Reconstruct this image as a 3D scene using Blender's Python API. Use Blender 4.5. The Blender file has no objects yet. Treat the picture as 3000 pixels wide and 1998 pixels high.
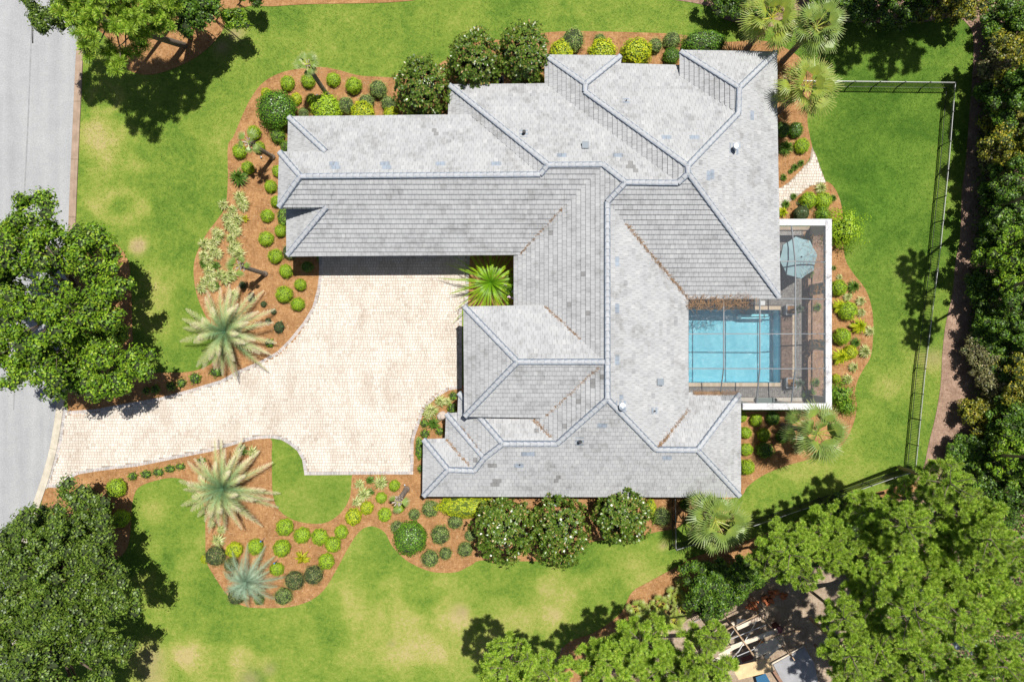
import bpy, math, random
import numpy as np
from mathutils import Vector, Matrix, Quaternion
random.seed(11); rng = np.random.default_rng(11)
S = bpy.context.scene
COL = S.collection
H = 50.0          # camera height; 40 photo pixels to the metre at the ground

# ------------------------------------------------------------ camera, sky, sun, exposure
cam = bpy.data.cameras.new('camera'); cam.sensor_width = 36.0; cam.lens = 24.0
cam.clip_start = 0.5; cam.clip_end = 3000.0
camo = bpy.data.objects.new('camera', cam); COL.objects.link(camo)
camo.location = (0, 0, H); camo.rotation_euler = (0, 0, 0); S.camera = camo
SX, SY = -0.185, -0.29                                   # shadow shift per metre of height
ELEV = math.atan2(1.0, math.hypot(SX, SY)); AZ = math.atan2(-SX, -SY)
world = bpy.data.worlds.new('World'); S.world = world; world.use_nodes = True
wn = world.node_tree.nodes; wl = world.node_tree.links
sky = wn.new('ShaderNodeTexSky'); sky.sky_type = 'NISHITA'; sky.sun_disc = False
sky.sun_elevation = ELEV; sky.sun_rotation = AZ; sky.air_density = 1.0; sky.dust_density = 1.5
wn['Background'].inputs[1].default_value = 0.050
wl.new(sky.outputs[0], wn['Background'].inputs[0])
sl = bpy.data.lights.new('sun', 'SUN'); sl.energy = 5.0; sl.angle = math.radians(0.53); sl.color = (1.0, 0.965, 0.905)
so = bpy.data.objects.new('sun', sl); COL.objects.link(so); so.location = (9, 14, 60)
so.rotation_euler = Vector((SX, SY, -1)).to_track_quat('-Z', 'Y').to_euler()
S.view_settings.view_transform = 'Standard'; S.view_settings.look = 'None'
S.view_settings.exposure = 0.18; S.view_settings.gamma = 1.0; S.view_settings.use_curve_mapping = False
S.cycles.max_bounces = 6; S.cycles.transparent_max_bounces = 12
S.cycles.diffuse_bounces = 3; S.cycles.glossy_bounces = 2; S.cycles.transmission_bounces = 4

# ------------------------------------------------------------ helpers
def W(px, py, z=0.0):
    k = (H - z) / 2000.0
    return ((px - 1500) * k, (999 - py) * k, z)
def tag(o, label=None, cat=None, group=None, kind=None):
    if label: o['label'] = label
    if cat: o['category'] = cat
    if group: o['group'] = group
    if kind: o['kind'] = kind
    return o
def link(o, parent=None):
    COL.objects.link(o)
    if parent is not None: o.parent = parent
    return o
def empty(name, loc, label=None, cat=None, group=None, rz=0.0):
    o = bpy.data.objects.new(name, None); o.empty_display_size = 0.3
    o.location = loc; o.rotation_euler = (0, 0, rz); link(o); tag(o, label, cat, group); return o
def obj(name, me, parent=None, loc=None, kind=None):
    o = bpy.data.objects.new(name, me); link(o, parent)
    if loc is not None: o.location = loc
    if kind: o['kind'] = kind
    return o
class MB:
    """collects polygons, then makes one mesh"""
    def __init__(s): s.v = []; s.f = []; s.m = []; s.uv = []; s.useuv = False
    def poly(s, pts, m=0, uv=None):
        b = len(s.v); s.v.extend([tuple(p) for p in pts]); s.f.append(list(range(b, b + len(pts)))); s.m.append(m)
        if uv is not None: s.useuv = True; s.uv.append(uv)
        else: s.uv.append([(0, 0)] * len(pts))
    def box(s, x0, x1, y0, y1, z0, z1, m=0, bottom=True):
        p = [(x0,y0,z0),(x1,y0,z0),(x1,y1,z0),(x0,y1,z0),(x0,y0,z1),(x1,y0,z1),(x1,y1,z1),(x0,y1,z1)]
        b = len(s.v); s.v.extend(p)
        fs = [[4,5,6,7],[0,1,5,4],[1,2,6,5],[2,3,7,6],[3,0,4,7]] + ([[3,2,1,0]] if bottom else [])
        for f in fs: s.f.append([b + i for i in f]); s.m.append(m); s.uv.append([(0, 0)] * 4)
    def bar(s, a, b, w, h, m=0):
        """box beam from a to b, width w (sideways), height h"""
        a = Vector(a); b = Vector(b); d = (b - a).normalized()
        up = Vector((0, 0, 1)) if abs(d.z) < 0.95 else Vector((1, 0, 0))
        r = d.cross(up).normalized(); u = r.cross(d).normalized()
        c = [(-w/2,-h/2),(w/2,-h/2),(w/2,h/2),(-w/2,h/2)]
        A = [a + r*x + u*y for x, y in c]; B = [b + r*x + u*y for x, y in c]
        n = len(s.v); s.v.extend([tuple(p) for p in A + B])
        for f in ([0,1,2,3],[7,6,5,4],[0,4,5,1],[1,5,6,2],[2,6,7,3],[3,7,4,0]):
            s.f.append([n + i for i in f]); s.m.append(m); s.uv.append([(0, 0)] * 4)
    def tube(s, pts, rad, n=6, m=0, cap=True):
        pts = [Vector(p) for p in pts]; rings = []
        for i, p in enumerate(pts):
            d = (pts[min(i+1, len(pts)-1)] - pts[max(i-1, 0)]).normalized()
            up = Vector((0, 0, 1)) if abs(d.z) < 0.9 else Vector((1, 0, 0))
            r = d.cross(up).normalized(); u = r.cross(d)
            b = len(s.v)
            for k in range(n):
                a = 2*math.pi*k/n; s.v.append(tuple(p + (r*math.cos(a) + u*math.sin(a))*rad[i]))
            rings.append(b)
        for i in range(len(pts)-1):
            for k in range(n):
                k2 = (k+1) % n
                s.f.append([rings[i]+k, rings[i+1]+k, rings[i+1]+k2, rings[i]+k2]); s.m.append(m); s.uv.append([(0,0)]*4)
        if cap:
            s.f.append([rings[-1]+k for k in range(n)][::-1]); s.m.append(m); s.uv.append([(0,0)]*n)
            s.f.append([rings[0]+k for k in range(n)]); s.m.append(m); s.uv.append([(0,0)]*n)
    def mesh(s, name, mats, smooth=False):
        me = bpy.data.meshes.new(name); me.from_pydata(s.v, [], s.f)
        for mt in (mats if isinstance(mats, (list, tuple)) else [mats]): me.materials.append(mt)
        if any(s.m): me.polygons.foreach_set('material_index', s.m)
        if s.useuv:
            l = me.uv_layers.new(name='UVMap'); flat = [c for f in s.uv for u in f for c in u]
            l.data.foreach_set('uv', flat)
        if smooth: me.polygons.foreach_set('use_smooth', [True]*len(s.f))
        me.update(); return me
    def build(s, name, mats, parent=None, loc=None, smooth=False, kind=None):
        return obj(name, s.mesh(name, mats, smooth), parent, loc, kind)
def quads(name, P, mats, uv=None, midx=None, smooth=False):
    """P: (n,4,3) array -> mesh of separate quads, fast"""
    n = len(P); me = bpy.data.meshes.new(name)
    me.vertices.add(n*4); me.vertices.foreach_set('co', np.asarray(P, dtype=np.float32).ravel())
    me.loops.add(n*4); me.loops.foreach_set('vertex_index', np.arange(n*4, dtype=np.int32))
    me.polygons.add(n); me.polygons.foreach_set('loop_start', np.arange(0, n*4, 4, dtype=np.int32))
    for mt in (mats if isinstance(mats, (list, tuple)) else [mats]): me.materials.append(mt)
    if midx is not None: me.polygons.foreach_set('material_index', np.asarray(midx, dtype=np.int32))
    if uv is not None:
        l = me.uv_layers.new(name='UVMap'); l.data.foreach_set('uv', np.asarray(uv, dtype=np.float32).ravel())
    me.update(calc_edges=True); me.validate(); return me
def unit(a): return a / np.maximum(np.linalg.norm(a, axis=-1, keepdims=True), 1e-9)
def rdir(n): return unit(rng.normal(size=(n, 3)))
def leaves(c, nrm, L, Wd, jit=0.6):
    """rhombus leaves at c with roughly the normals nrm -> (n,4,3)"""
    n = len(c); nn = unit(nrm + rdir(n)*jit); t = unit(np.cross(nn, rdir(n))); b = np.cross(nn, t)
    L = np.broadcast_to(np.asarray(L, float).reshape(-1, 1), (n, 1)) * rng.uniform(.75, 1.25, (n, 1)); Wd = Wd*rng.uniform(.8, 1.2, (n, 1))
    return np.stack([c - t*L/2, c + b*Wd/2 - t*L*.05, c + t*L/2, c - b*Wd/2 - t*L*.05], 1)
def catmull(pts, n=6, closed=False):
    P = [np.array(p, float) for p in pts]; out = []
    N = len(P); rngi = range(N) if closed else range(N-1)
    for i in rngi:
        p0 = P[(i-1) % N] if closed or i > 0 else P[i]; p1 = P[i]; p2 = P[(i+1) % N]
        p3 = P[(i+2) % N] if closed or i+2 < N else P[i+1]
        for k in range(n):
            t = k/n
            out.append(0.5*((2*p1) + (-p0+p2)*t + (2*p0-5*p1+4*p2-p3)*t*t + (-p0+3*p1-3*p2+p3)*t**3))
    if not closed: out.append(P[-1])
    return np.array(out)

# ------------------------------------------------------------ materials
def newmat(name):
    m = bpy.data.materials.new(name); m.use_nodes = True
    nt = m.node_tree; return m, nt.nodes, nt.links, nt.nodes['Principled BSDF']
def N(nodes, t, **kw):
    n = nodes.new(t)
    for k, v in kw.items(): setattr(n, k, v)
    return n
def ramp(nodes, stops):
    r = nodes.new('ShaderNodeValToRGB'); e = r.color_ramp.elements
    while len(e) < len(stops): e.new(0.5)
    for i, (p, c) in enumerate(stops): e[i].position = p; e[i].color = (*c, 1) if len(c) == 3 else c
    return r
def noise(nodes, links, scale, detail=4, rough=.55, vec=None, dist=0.0):
    n = nodes.new('ShaderNodeTexNoise'); n.inputs['Scale'].default_value = scale; n.inputs['Detail'].default_value = detail
    n.inputs['Roughness'].default_value = rough; n.inputs['Distortion'].default_value = dist
    if vec is not None: links.new(vec, n.inputs['Vector'])
    return n
def mixc(nodes, links, f, a, b, mode='MIX'):
    m = nodes.new('ShaderNodeMix'); m.data_type = 'RGBA'; m.blend_type = mode
    for s, v in ((0, f), (6, a), (7, b)):
        if isinstance(v, (int, float)): m.inputs[s].default_value = v
        elif isinstance(v, tuple): m.inputs[s].default_value = (*v, 1)
        else: links.new(v, m.inputs[s])
    return m.outputs[2]
def bump(nodes, links, bsdf, h, strength=.3, dist=.02):
    b = nodes.new('ShaderNodeBump'); b.inputs['Strength'].default_value = strength; b.inputs['Distance'].default_value = dist
    links.new(h, b.inputs['Height']); links.new(b.outputs[0], bsdf.inputs['Normal'])
def rnd_val(nodes, links):
    g = nodes.new('ShaderNodeNewGeometry'); o = nodes.new('ShaderNodeObjectInfo')
    a = nodes.new('ShaderNodeMath'); a.operation = 'ADD'; links.new(g.outputs['Random Per Island'], a.inputs[0]); links.new(o.outputs['Random'], a.inputs[1])
    f = nodes.new('ShaderNodeMath'); f.operation = 'FRACT'; links.new(a.outputs[0], f.inputs[0]); return f.outputs[0]
def objvec(nodes): return nodes.new('ShaderNodeNewGeometry').outputs['Position']
def plain(name, c, rough=.6, metal=0.0, nscale=None, namt=.25, spec=None):
    m, n, l, b = newmat(name); b.inputs['Roughness'].default_value = rough; b.inputs['Metallic'].default_value = metal
    if nscale:
        nz = noise(n, l, nscale, 5, .6, objvec(n)); r = ramp(n, [(.25, tuple(x*(1-namt) for x in c)), (.75, tuple(min(1, x*(1+namt)) for x in c))])
        l.new(nz.outputs[0], r.inputs[0]); l.new(r.outputs[0], b.inputs['Base Color'])
    else: b.inputs['Base Color'].default_value = (*c, 1)
    if spec is not None: b.inputs['Specular IOR Level'].default_value = spec
    return m
def leafmat(name, stops, rough=.45, trans=.28, spec=.4, clump=0.0, uvramp=None, gain=1.0):
    """foliage: colour varies leaf by leaf and clump by clump; light passes through"""
    m, n, l, b = newmat(name)
    stops = [(p_, tuple(min(.75, x*gain) for x in c_)) for p_, c_ in stops]
    rv = rnd_val(n, l); r = ramp(n, stops); l.new(rv, r.inputs[0]); c = r.outputs[0]
    if uvramp:
        u = n.new('ShaderNodeUVMap'); sp = n.new('ShaderNodeSeparateXYZ'); l.new(u.outputs[0], sp.inputs[0])
        r2 = ramp(n, uvramp); ad = n.new('ShaderNodeMath'); ad.operation = 'MULTIPLY_ADD'
        l.new(rv, ad.inputs[0]); ad.inputs[1].default_value = .16; 
        sb = n.new('ShaderNodeMath'); sb.operation = 'SUBTRACT'; l.new(sp.outputs[0], sb.inputs[0]); sb.inputs[1].default_value = .08
        l.new(sb.outputs[0], ad.inputs[2]); l.new(ad.outputs[0], r2.inputs[0]); c = r2.outputs[0]
    if clump:
        nz = noise(n, l, 1.1, 2, .5, objvec(n)); rr = ramp(n, [(.3, (1-clump,)*3), (.7, (1+clump,)*3)]); l.new(nz.outputs[0], rr.inputs[0])
        c = mixc(n, l, 1.0, c, rr.outputs[0], 'MULTIPLY')
    l.new(c, b.inputs['Base Color']); b.inputs['Roughness'].default_value = rough; b.inputs['Specular IOR Level'].default_value = spec
    t = n.new('ShaderNodeBsdfTranslucent'); l.new(c, t.inputs[0])
    mx = n.new('ShaderNodeMixShader'); mx.inputs[0].default_value = trans
    l.new(b.outputs[0], mx.inputs[1]); l.new(t.outputs[0], mx.inputs[2]); l.new(mx.outputs[0], n['Material Output'].inputs[0])
    return m
# ============================================================ GROUND
def lawn_mat():
    m, n, l, b = newmat('grass'); p = objvec(n)
    a = n.new('ShaderNodeAttribute'); a.attribute_name = 'dry'
    sp = n.new('ShaderNodeSeparateColor'); l.new(a.outputs['Color'], sp.inputs[0])
    big = noise(n, l, .22, 5, .62, p, .6); mid = noise(n, l, 1.6, 4, .65, p); fine = noise(n, l, 4.5, 3, .75, p); mic = noise(n, l, 13, 2, .7, p)
    def add(x, y, k):
        q = n.new('ShaderNodeMath'); q.operation = 'MULTIPLY_ADD'; l.new(x, q.inputs[0]); q.inputs[1].default_value = k
        if isinstance(y, float): q.inputs[2].default_value = y
        else: l.new(y, q.inputs[2])
        return q.outputs[0]
    v = add(big.outputs[0], -1.10, 1.1); v = add(mid.outputs[0], v, .55); v = add(fine.outputs[0], v, .75); v = add(mic.outputs[0], v, .55); v = add(sp.outputs[0], v, .52)
    r = ramp(n, [(.0, (.052, .105, .010)), (.25, (.105, .188, .022)), (.5, (.185, .255, .036)), (.78, (.30, .31, .075)), (1.0, (.40, .335, .145))]); l.new(v, r.inputs[0])
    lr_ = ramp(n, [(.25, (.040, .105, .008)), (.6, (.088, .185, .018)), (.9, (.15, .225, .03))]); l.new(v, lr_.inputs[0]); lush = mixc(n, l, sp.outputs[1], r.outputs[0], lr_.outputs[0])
    dirt = mixc(n, l, sp.outputs[2], lush, (.34, .25, .15))
    l.new(dirt, b.inputs['Base Color']); b.inputs['Roughness'].default_value = .85; b.inputs['Specular IOR Level'].default_value = .15
    hgt = mixc(n, l, .5, fine.outputs[0], mic.outputs[0]); bump(n, l, b, hgt, .9, .06); return m
def mulch_mat(name, c0, c1, c2):
    m, n, l, b = newmat(name); p = objvec(n)
    mp = n.new('ShaderNodeMapping'); l.new(p, mp.inputs[0]); mp.inputs['Scale'].default_value = (3.5, 11, 9)
    mp2 = n.new('ShaderNodeMapping'); l.new(p, mp2.inputs[0]); mp2.inputs['Scale'].default_value = (11, 3, 9); mp2.inputs['Rotation'].default_value = (0, 0, .6)
    a = noise(n, l, 1, 4, .7, mp.outputs[0], .8); c = noise(n, l, 1, 4, .7, mp2.outputs[0], .8); big = noise(n, l, 1.1, 5, .65, p)
    mx = mixc(n, l, .5, a.outputs[0], c.outputs[0]); r = ramp(n, [(.3, c0), (.5, c1), (.72, c2)]); l.new(mx, r.inputs[0])
    rr = ramp(n, [(.3, (.72, .68, .66)), (.7, (1.16, 1.17, 1.18))]); l.new(big.outputs[0], rr.inputs[0])
    l.new(mixc(n, l, 1.0, r.outputs[0], rr.outputs[0], 'MULTIPLY'), b.inputs['Base Color']); b.inputs['Roughness'].default_value = .9; b.inputs['Specular IOR Level'].default_value = .1
    bump(n, l, b, mx, .8, .04); return m
M_lawn = lawn_mat()
M_mulch = mulch_mat('pine_straw_mulch', (.175, .085, .034), (.355, .19, .08), (.52, .33, .175))
M_mulch2 = mulch_mat('leaf_litter', (.14, .085, .058), (.30, .20, .145), (.48, .36, .27))
M_soil = mulch_mat('sandy_soil', (.20, .15, .10), (.36, .28, .20), (.50, .42, .33))
def asphalt():
    m, n, l, b = newmat('worn_asphalt'); p = objvec(n)
    mp = n.new('ShaderNodeMapping'); l.new(p, mp.inputs[0]); mp.inputs['Scale'].default_value = (1.3, .06, 1); mp.inputs['Rotation'].default_value = (0, 0, .06)
    st = noise(n, l, 1, 4, .6, mp.outputs[0]); bl = noise(n, l, .5, 6, .7, p, .6); fi = noise(n, l, 11, 3, .75, p)
    r = ramp(n, [(.32, (.29, .295, .305)), (.68, (.395, .40, .405))]); l.new(mixc(n, l, .5, st.outputs[0], bl.outputs[0]), r.inputs[0])
    rr = ramp(n, [(.3, (.8,)*3), (.7, (1.16,)*3)]); l.new(fi.outputs[0], rr.inputs[0])
    l.new(mixc(n, l, 1.0, r.outputs[0], rr.outputs[0], 'MULTIPLY'), b.inputs['Base Color']); b.inputs['Roughness'].default_value = .85
    bump(n, l, b, fi.outputs[0], .5, .01); return m
M_road = asphalt()
M_seam = plain('road_seam', (.27, .275, .28), .9, nscale=3, namt=.2)
def curbmat():
    m, n, l, b = newmat('kerb_concrete'); p = objvec(n)
    a = n.new('ShaderNodeSeparateXYZ'); l.new(p, a.inputs[0])
    k = n.new('ShaderNodeMapRange'); l.new(a.outputs[1], k.inputs[0]); k.inputs[1].default_value = -6; k.inputs[2].default_value = 6
    nz = noise(n, l, 1.2, 6, .7, p); c = mixc(n, l, k.outputs[0], (.56, .51, .42), (.37, .27, .20))
    rr = ramp(n, [(.3, (.72, .70, .66)), (.7, (1.15,)*3)]); l.new(nz.outputs[0], rr.inputs[0]); l.new(mixc(n, l, 1.0, c, rr.outputs[0], 'MULTIPLY'), b.inputs['Base Color'])
    b.inputs['Roughness'].default_value = .85; return m
M_curb = curbmat()

# sheet under everything, with the pool cut out of it
PX0, PX1, PY0, PY1 = W(1992, 0)[0], W(2285, 0)[0], W(0, 1121)[1], W(0, 908)[1]
g = MB(); B = 900.0; zz = -.06
for x0, x1, y0, y1 in ((-B, PX0, -B, B), (PX1, B, -B, B), (PX0, PX1, PY1, B), (PX0, PX1, -B, PY0)):
    g.poly([(x0, y0, zz), (x1, y0, zz), (x1, y1, zz), (x0, y1, zz)])
g.build('ground', plain('far_ground', (.12, .19, .027), .95, nscale=.3, namt=.3), kind='structure')

# lawn with worn patches kept as an attribute
blobs = [(312,295,50,.30,1),(321,397,60,.34,0),(268,411,55,.30,0),(384,482,30,.25,0),(340,462,25,.2,0),(353,605,62,.42,1),(300,560,70,.2,0),(487,810,48,.36,0),(478,880,40,.30,0),(469,960,45,.28,0),
 (460,1508,32,.42,0),(455,1450,50,.2,0),(433,1700,28,.30,0),(440,1620,30,.25,0),(446,1950,90,.62,0),(625,1968,95,.5,0),(560,1930,60,.3,0),(745,1990,75,.55,1),(1030,1758,32,.35,0),(1146,1870,130,.34,0),(1235,1885,60,.3,0),(1325,1789,65,.45,0),
 (1280,1900,130,.30,0),(1400,1880,60,.3,0),(1500,1840,90,.38,0),(1560,1811,60,.38,0),(1650,1722,60,.4,0),(1869,1677,60,.40,0),(1850,1640,40,.3,0),(1945,1595,18,.5,0),(1780,1660,40,.22,0),(1700,1780,120,.2,0),
 (2646,788,38,.38,0),(2673,1000,42,.38,0),(2584,1137,34,.36,0),(2736,1065,40,.5,0),(2600,1080,60,.15,0),(2480,1360,70,.28,0),(2340,1370,60,.30,0),(2400,1350,40,.25,0),(2270,1440,70,.22,0),(2810,300,60,.22,0),(2700,300,45,.18,0),(2620,120,30,.35,0),(2640,180,40,.22,0),
 (1200,60,300,.06,0),(900,120,200,.08,0),(1750,60,200,.10,0),(520,500,200,.02,0),(600,250,120,.08,0),(690,95,30,.35,0),(640,140,26,.3,0),(1100,1720,430,.10,0),(700,1780,260,.06,0),(980,1640,80,.12,0),(400,720,22,.6,0)]
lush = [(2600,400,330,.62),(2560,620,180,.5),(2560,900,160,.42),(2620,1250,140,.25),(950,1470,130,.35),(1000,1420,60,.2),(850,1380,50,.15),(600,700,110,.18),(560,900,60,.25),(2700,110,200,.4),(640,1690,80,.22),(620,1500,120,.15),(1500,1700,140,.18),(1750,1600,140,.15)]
dirt = [(446,1920,30,.5),(440,1975,40,.45),(1148,1884,10,.5),(1945,1597,10,.6),(690,100,22,.7),(650,138,22,.6),(2736,1050,28,.45),(1360,1790,12,.4),(404,724,18,.7),(1345,1788,20,.4),(730,1990,30,.5),(790,1960,20,.4)]
blobs = [(x, y, r, a*(1.55 if x < 520 and y < 1000 else 1.0), q) for x, y, r, a, q in blobs]
def lawn_vals(px, py):
    X = (px-1500)/40; Y = (999-py)/40; d = np.zeros_like(X); lu = np.zeros_like(X); di = np.zeros_like(X)
    wob = 1 + .18*np.sin(X*1.7+np.sin(Y*1.3)) + .14*np.sin(Y*2.3+1.0)
    for x, y, r, a, ring in blobs:
        q = np.hypot(px-x, py-y)*wob/r; d += a*(np.exp(-((q-.8)/.35)**2) if ring else 1/(1+np.exp(np.minimum((q-1)*7, 40))))
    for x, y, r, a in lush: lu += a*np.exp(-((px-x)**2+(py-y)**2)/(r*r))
    for x, y, r, a in dirt: di += a*np.exp(-((px-x)**2+(py-y)**2)*wob/(r*r))
    return d, np.clip(lu, 0, .9), np.clip(di, 0, 1)
def lawn():
    st = .3; xs = np.arange(-38.4, 35.4, st); ys = np.arange(-26.4, 26.4, st)
    X, Y = np.meshgrid(xs, ys); px = X*40+1500; py = 999-Y*40
    d, lu, di = lawn_vals(px, py)
    nx, ny = len(xs), len(ys)
    me = bpy.data.meshes.new('lawn')
    V = np.stack([X, Y, np.zeros_like(X)], -1).reshape(-1, 3)
    i = np.arange(nx*ny).reshape(ny, nx); q = np.stack([i[:-1,:-1], i[:-1,1:], i[1:,1:], i[1:,:-1]], -1)
    cx = X[:-1,:-1]+st/2; cy = Y[:-1,:-1]+st/2
    keep = ~((cx > 4.5) & (cx < 22.9) & (cy < 3.0) & (cy > -4.6))          # house and pool terrace stand here
    q = q[keep]
    me.from_pydata(V.tolist(), [], q.tolist()); me.materials.append(M_lawn)
    c = me.color_attributes.new('dry', 'FLOAT_COLOR', 'POINT'); a = np.stack([d, np.clip(lu, 0, .9), np.clip(di, 0, 1), np.ones_like(d)], -1).reshape(-1)
    c.data.foreach_set('color', a.astype(np.float32)); obj('lawn', me, kind='structure')
lawn()

def sheet(name, pts, z, mat, thick=.05, smoothn=5, kind='structure'):
    c = catmull(pts, smoothn, True) if smoothn else np.array(pts, float)
    b = MB(); w = [W(x, y) for x, y in c]
    if sum(w[i][0]*w[(i+1) % len(w)][1]-w[(i+1) % len(w)][0]*w[i][1] for i in range(len(w))) < 0: w = w[::-1]
    b.poly([(x, y, z) for x, y, _ in w])
    for i in range(len(w)):
        p, q = w[i], w[(i+1) % len(w)]; b.poly([(p[0], p[1], z-thick), (q[0], q[1], z-thick), (q[0], q[1], z), (p[0], p[1], z)])
    return b.build(name, mat, kind=kind)
# beds of pine straw
sheet('planting_bed', [(1420,760),(1330,600),(1340,360),(1390,258),(1330,170),(1240,222),(1165,228),(1110,226),(1050,222),(990,206),(940,198),(880,202),(822,215),(770,244),(735,290),(708,345),(685,400),(668,430),(668,520),(662,600),(640,640),(608,682),(580,735),(568,780),(572,840),(590,900),(640,1000),(640,1040),(615,1068),(560,1088),(480,1092),(420,1086),(392,1040),(385,860),(370,750),(300,690),(260,700),(240,900),(200,1204),(330,1193),(560,1147),(700,1092),(826,1035),(897,949),(931,872),(942,800),(940,700),(1200,600)], .03, M_mulch)
sheet('planting_bed', [(1330,360),(1335,165),(1420,120),(1500,120),(1600,97),(1700,93),(1850,96),(1990,102),(2060,120),(2140,124),(2200,120),(2260,126),(2330,160),(2380,220),(2365,340),(2372,400),(2380,440),(2368,470),(2344,505),(2310,548),(2280,560),(2200,560),(2000,400),(1500,400)], .034, M_mulch)
sheet('planting_bed', [(2275,605),(2310,585),(2345,560),(2395,538),(2425,534),(2450,560),(2466,610),(2468,660),(2470,720),(2478,765),(2500,802),(2530,840),(2548,880),(2557,930),(2557,990),(2550,1045),(2530,1080),(2512,1115),(2505,1150),(2510,1190),(2500,1240),(2470,1300),(2420,1330),(2360,1348),(2290,1368),(2230,1395),(2190,1425),(2168,1452),(2100,1440),(2100,1215),(2180,1206),(2280,1205),(2380,1205),(2422,1203),(2428,1190),(2428,1120),(2428,1000),(2428,900),(2428,800),(2428,720),(2428,665),(2420,650),(2370,648),(2300,648),(2280,640)], .032, M_mulch)
sheet('planting_bed', [(128,1450),(150,1426),(190,1420),(215,1400),(240,1381),(330,1370),(470,1345),(620,1313),(740,1284),(793,1286),(796,1330),(797,1400),(800,1450),(815,1490),(850,1518),(900,1532),(955,1530),(1000,1500),(1025,1455),(1031,1400),(1040,1387),(1120,1385),(1200,1384),(1206,1300),(1220,1235),(1252,1176),(1315,1137),(1420,1136),(1500,1250),(1500,1415),(2040,1415),(2020,1500),(1985,1545),(1930,1556),(1830,1580),(1740,1585),(1600,1640),(1420,1640),(1380,1655),(1340,1674),(1290,1677),(1245,1668),(1190,1640),(1150,1600),(1128,1560),(1100,1543),(1075,1543),(1050,1560),(1020,1605),(990,1660),(955,1720),(915,1755),(860,1775),(800,1780),(720,1776),(670,1745),(630,1690),(605,1640),(602,1560),(598,1480),(560,1420),(520,1400),(465,1405),(410,1425),(392,1455),(385,1500),(382,1560),(370,1610),(340,1640),(300,1660),(200,1660),(120,1560)], .028, M_mulch)
sheet('planting_bed', [(1372,746),(1540,740),(1540,905),(1370,905)], .03, M_mulch, smoothn=0)
# neighbour's side and the woods
sheet('planting_bed', [(290,-20),(330,130),(370,200),(430,220),(500,205),(580,165),(640,110),(668,60),(700,30),(740,18),(800,20),(900,14),(1200,4),(1300,-40)], .026, M_mulch)
sheet('forest_floor', [(2066,-30),(2080,20),(2105,50),(2160,68),(2240,80),(2330,72),(2480,66),(2600,70),(2720,64),(2800,52),(2840,80),(2852,130),(2846,260),(2838,360),(2830,470),(2818,560),(2812,700),(2800,760),(2790,860),(2770,950),(2760,1040),(2755,1130),(2740,1220),(2720,1300),(2700,1380),(2640,1440),(2500,1480),(2300,1560),(2160,1600),(2030,1640),(2000,1665),(1960,1680),(1900,1710),(1850,1740),(1820,1800),(1750,1850),(1660,1890),(1640,1920),(1630,2090),(4200,2090),(4200,-60)], .026, M_mulch2, smoothn=4)
sheet('planting_bed', [(2170,1590),(2030,1632),(1990,1655),(1900,1704),(1850,1735),(1818,1795),(1745,1850),(1655,1890),(1630,1990),(1700,1990),(1850,1860),(1960,1790),(2040,1720),(2200,1640),(2600,1480),(2700,1420),(2640,1420),(2400,1500)], .034, M_mulch)
sheet('sandy_ground', [(1960,1840),(2040,1800),(2130,1750),(2240,1690),(2420,1650),(2520,1720),(2480,2050),(1900,2060),(1920,1930)], .038, M_soil)

# street with its gutter, seam and kerb
EDGE = catmull([(330,-3000),(290,-1200),(262,-160),(246,0),(225,134),(216,300),(206,520),(196,760),(183,980),(170,1150),(150,1290),(128,1380),(98,1470),(66,1560),(40,1700),(30,1850),(26,2100),(24,2400),(30,3200),(60,5000)], 8)
r = MB(); left = -60.0
ew = [W(x, y) for x, y in EDGE]
for i in range(len(ew)-1): r.poly([(left, ew[i][1], .012), (left, ew[i+1][1], .012), (ew[i+1][0], ew[i+1][1], .012), (ew[i][0], ew[i][1], .012)])
r.build('road', M_road, kind='structure')
sm = MB(); seam = [W(x, y) for x, y in catmull([(150,-2000),(102,-40),(94,67),(85,300),(76,490),(60,800),(40,1200)], 6)]
for i in range(len(seam)-1):
    a, b_ = seam[i], seam[i+1]; sm.poly([(a[0]-.05, a[1], .017), (b_[0]-.05, b_[1], .017), (b_[0]+.05, b_[1], .017), (a[0]+.05, a[1], .017)])
sm.build('road_seam', M_seam, kind='structure')
curb = tag(empty('kerb', (ew[32][0], ew[32][1], 0)), 'weathered concrete kerb in long cast lengths between the road and the lawn', 'kerb')
cp = np.array([[p[0], p[1]] for p in ew]); sl_ = np.concatenate([[0], np.cumsum(np.hypot(*np.diff(cp, axis=0).T))])
def at(s): return np.array([np.interp(s, sl_, cp[:,0]), np.interp(s, sl_, cp[:,1])])
s0 = 2.0; K = 0
while s0 + 4.2 < sl_[-1]:
    mb = MB(); prof = [(0, .018), (.02, .03), (.30, .045), (.33, .06), (.52, .10), (.56, .10), (.56, -.03)]
    ss = np.linspace(s0+.012, s0+4.24-.012, 6); R = []
    for s in ss:
        p = at(s); t = at(s+.05)-at(s-.05); t /= np.hypot(*t); nn = np.array([-t[1], t[0]])
        if nn[0] < 0: nn = -nn
        R.append([(p[0]+nn[0]*o_, p[1]+nn[1]*o_, z) for o_, z in prof])
    for i in range(5):
        for j in range(len(prof)-1): mb.poly([R[i][j], R[i+1][j], R[i+1][j+1], R[i][j+1]])
    mb.poly(R[0]); mb.poly(R[-1]); mb.build('kerb_stone', M_curb, curb).location = Vector((0,0,0)) - Vector(curb.location)
    s0 += 4.24

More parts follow.
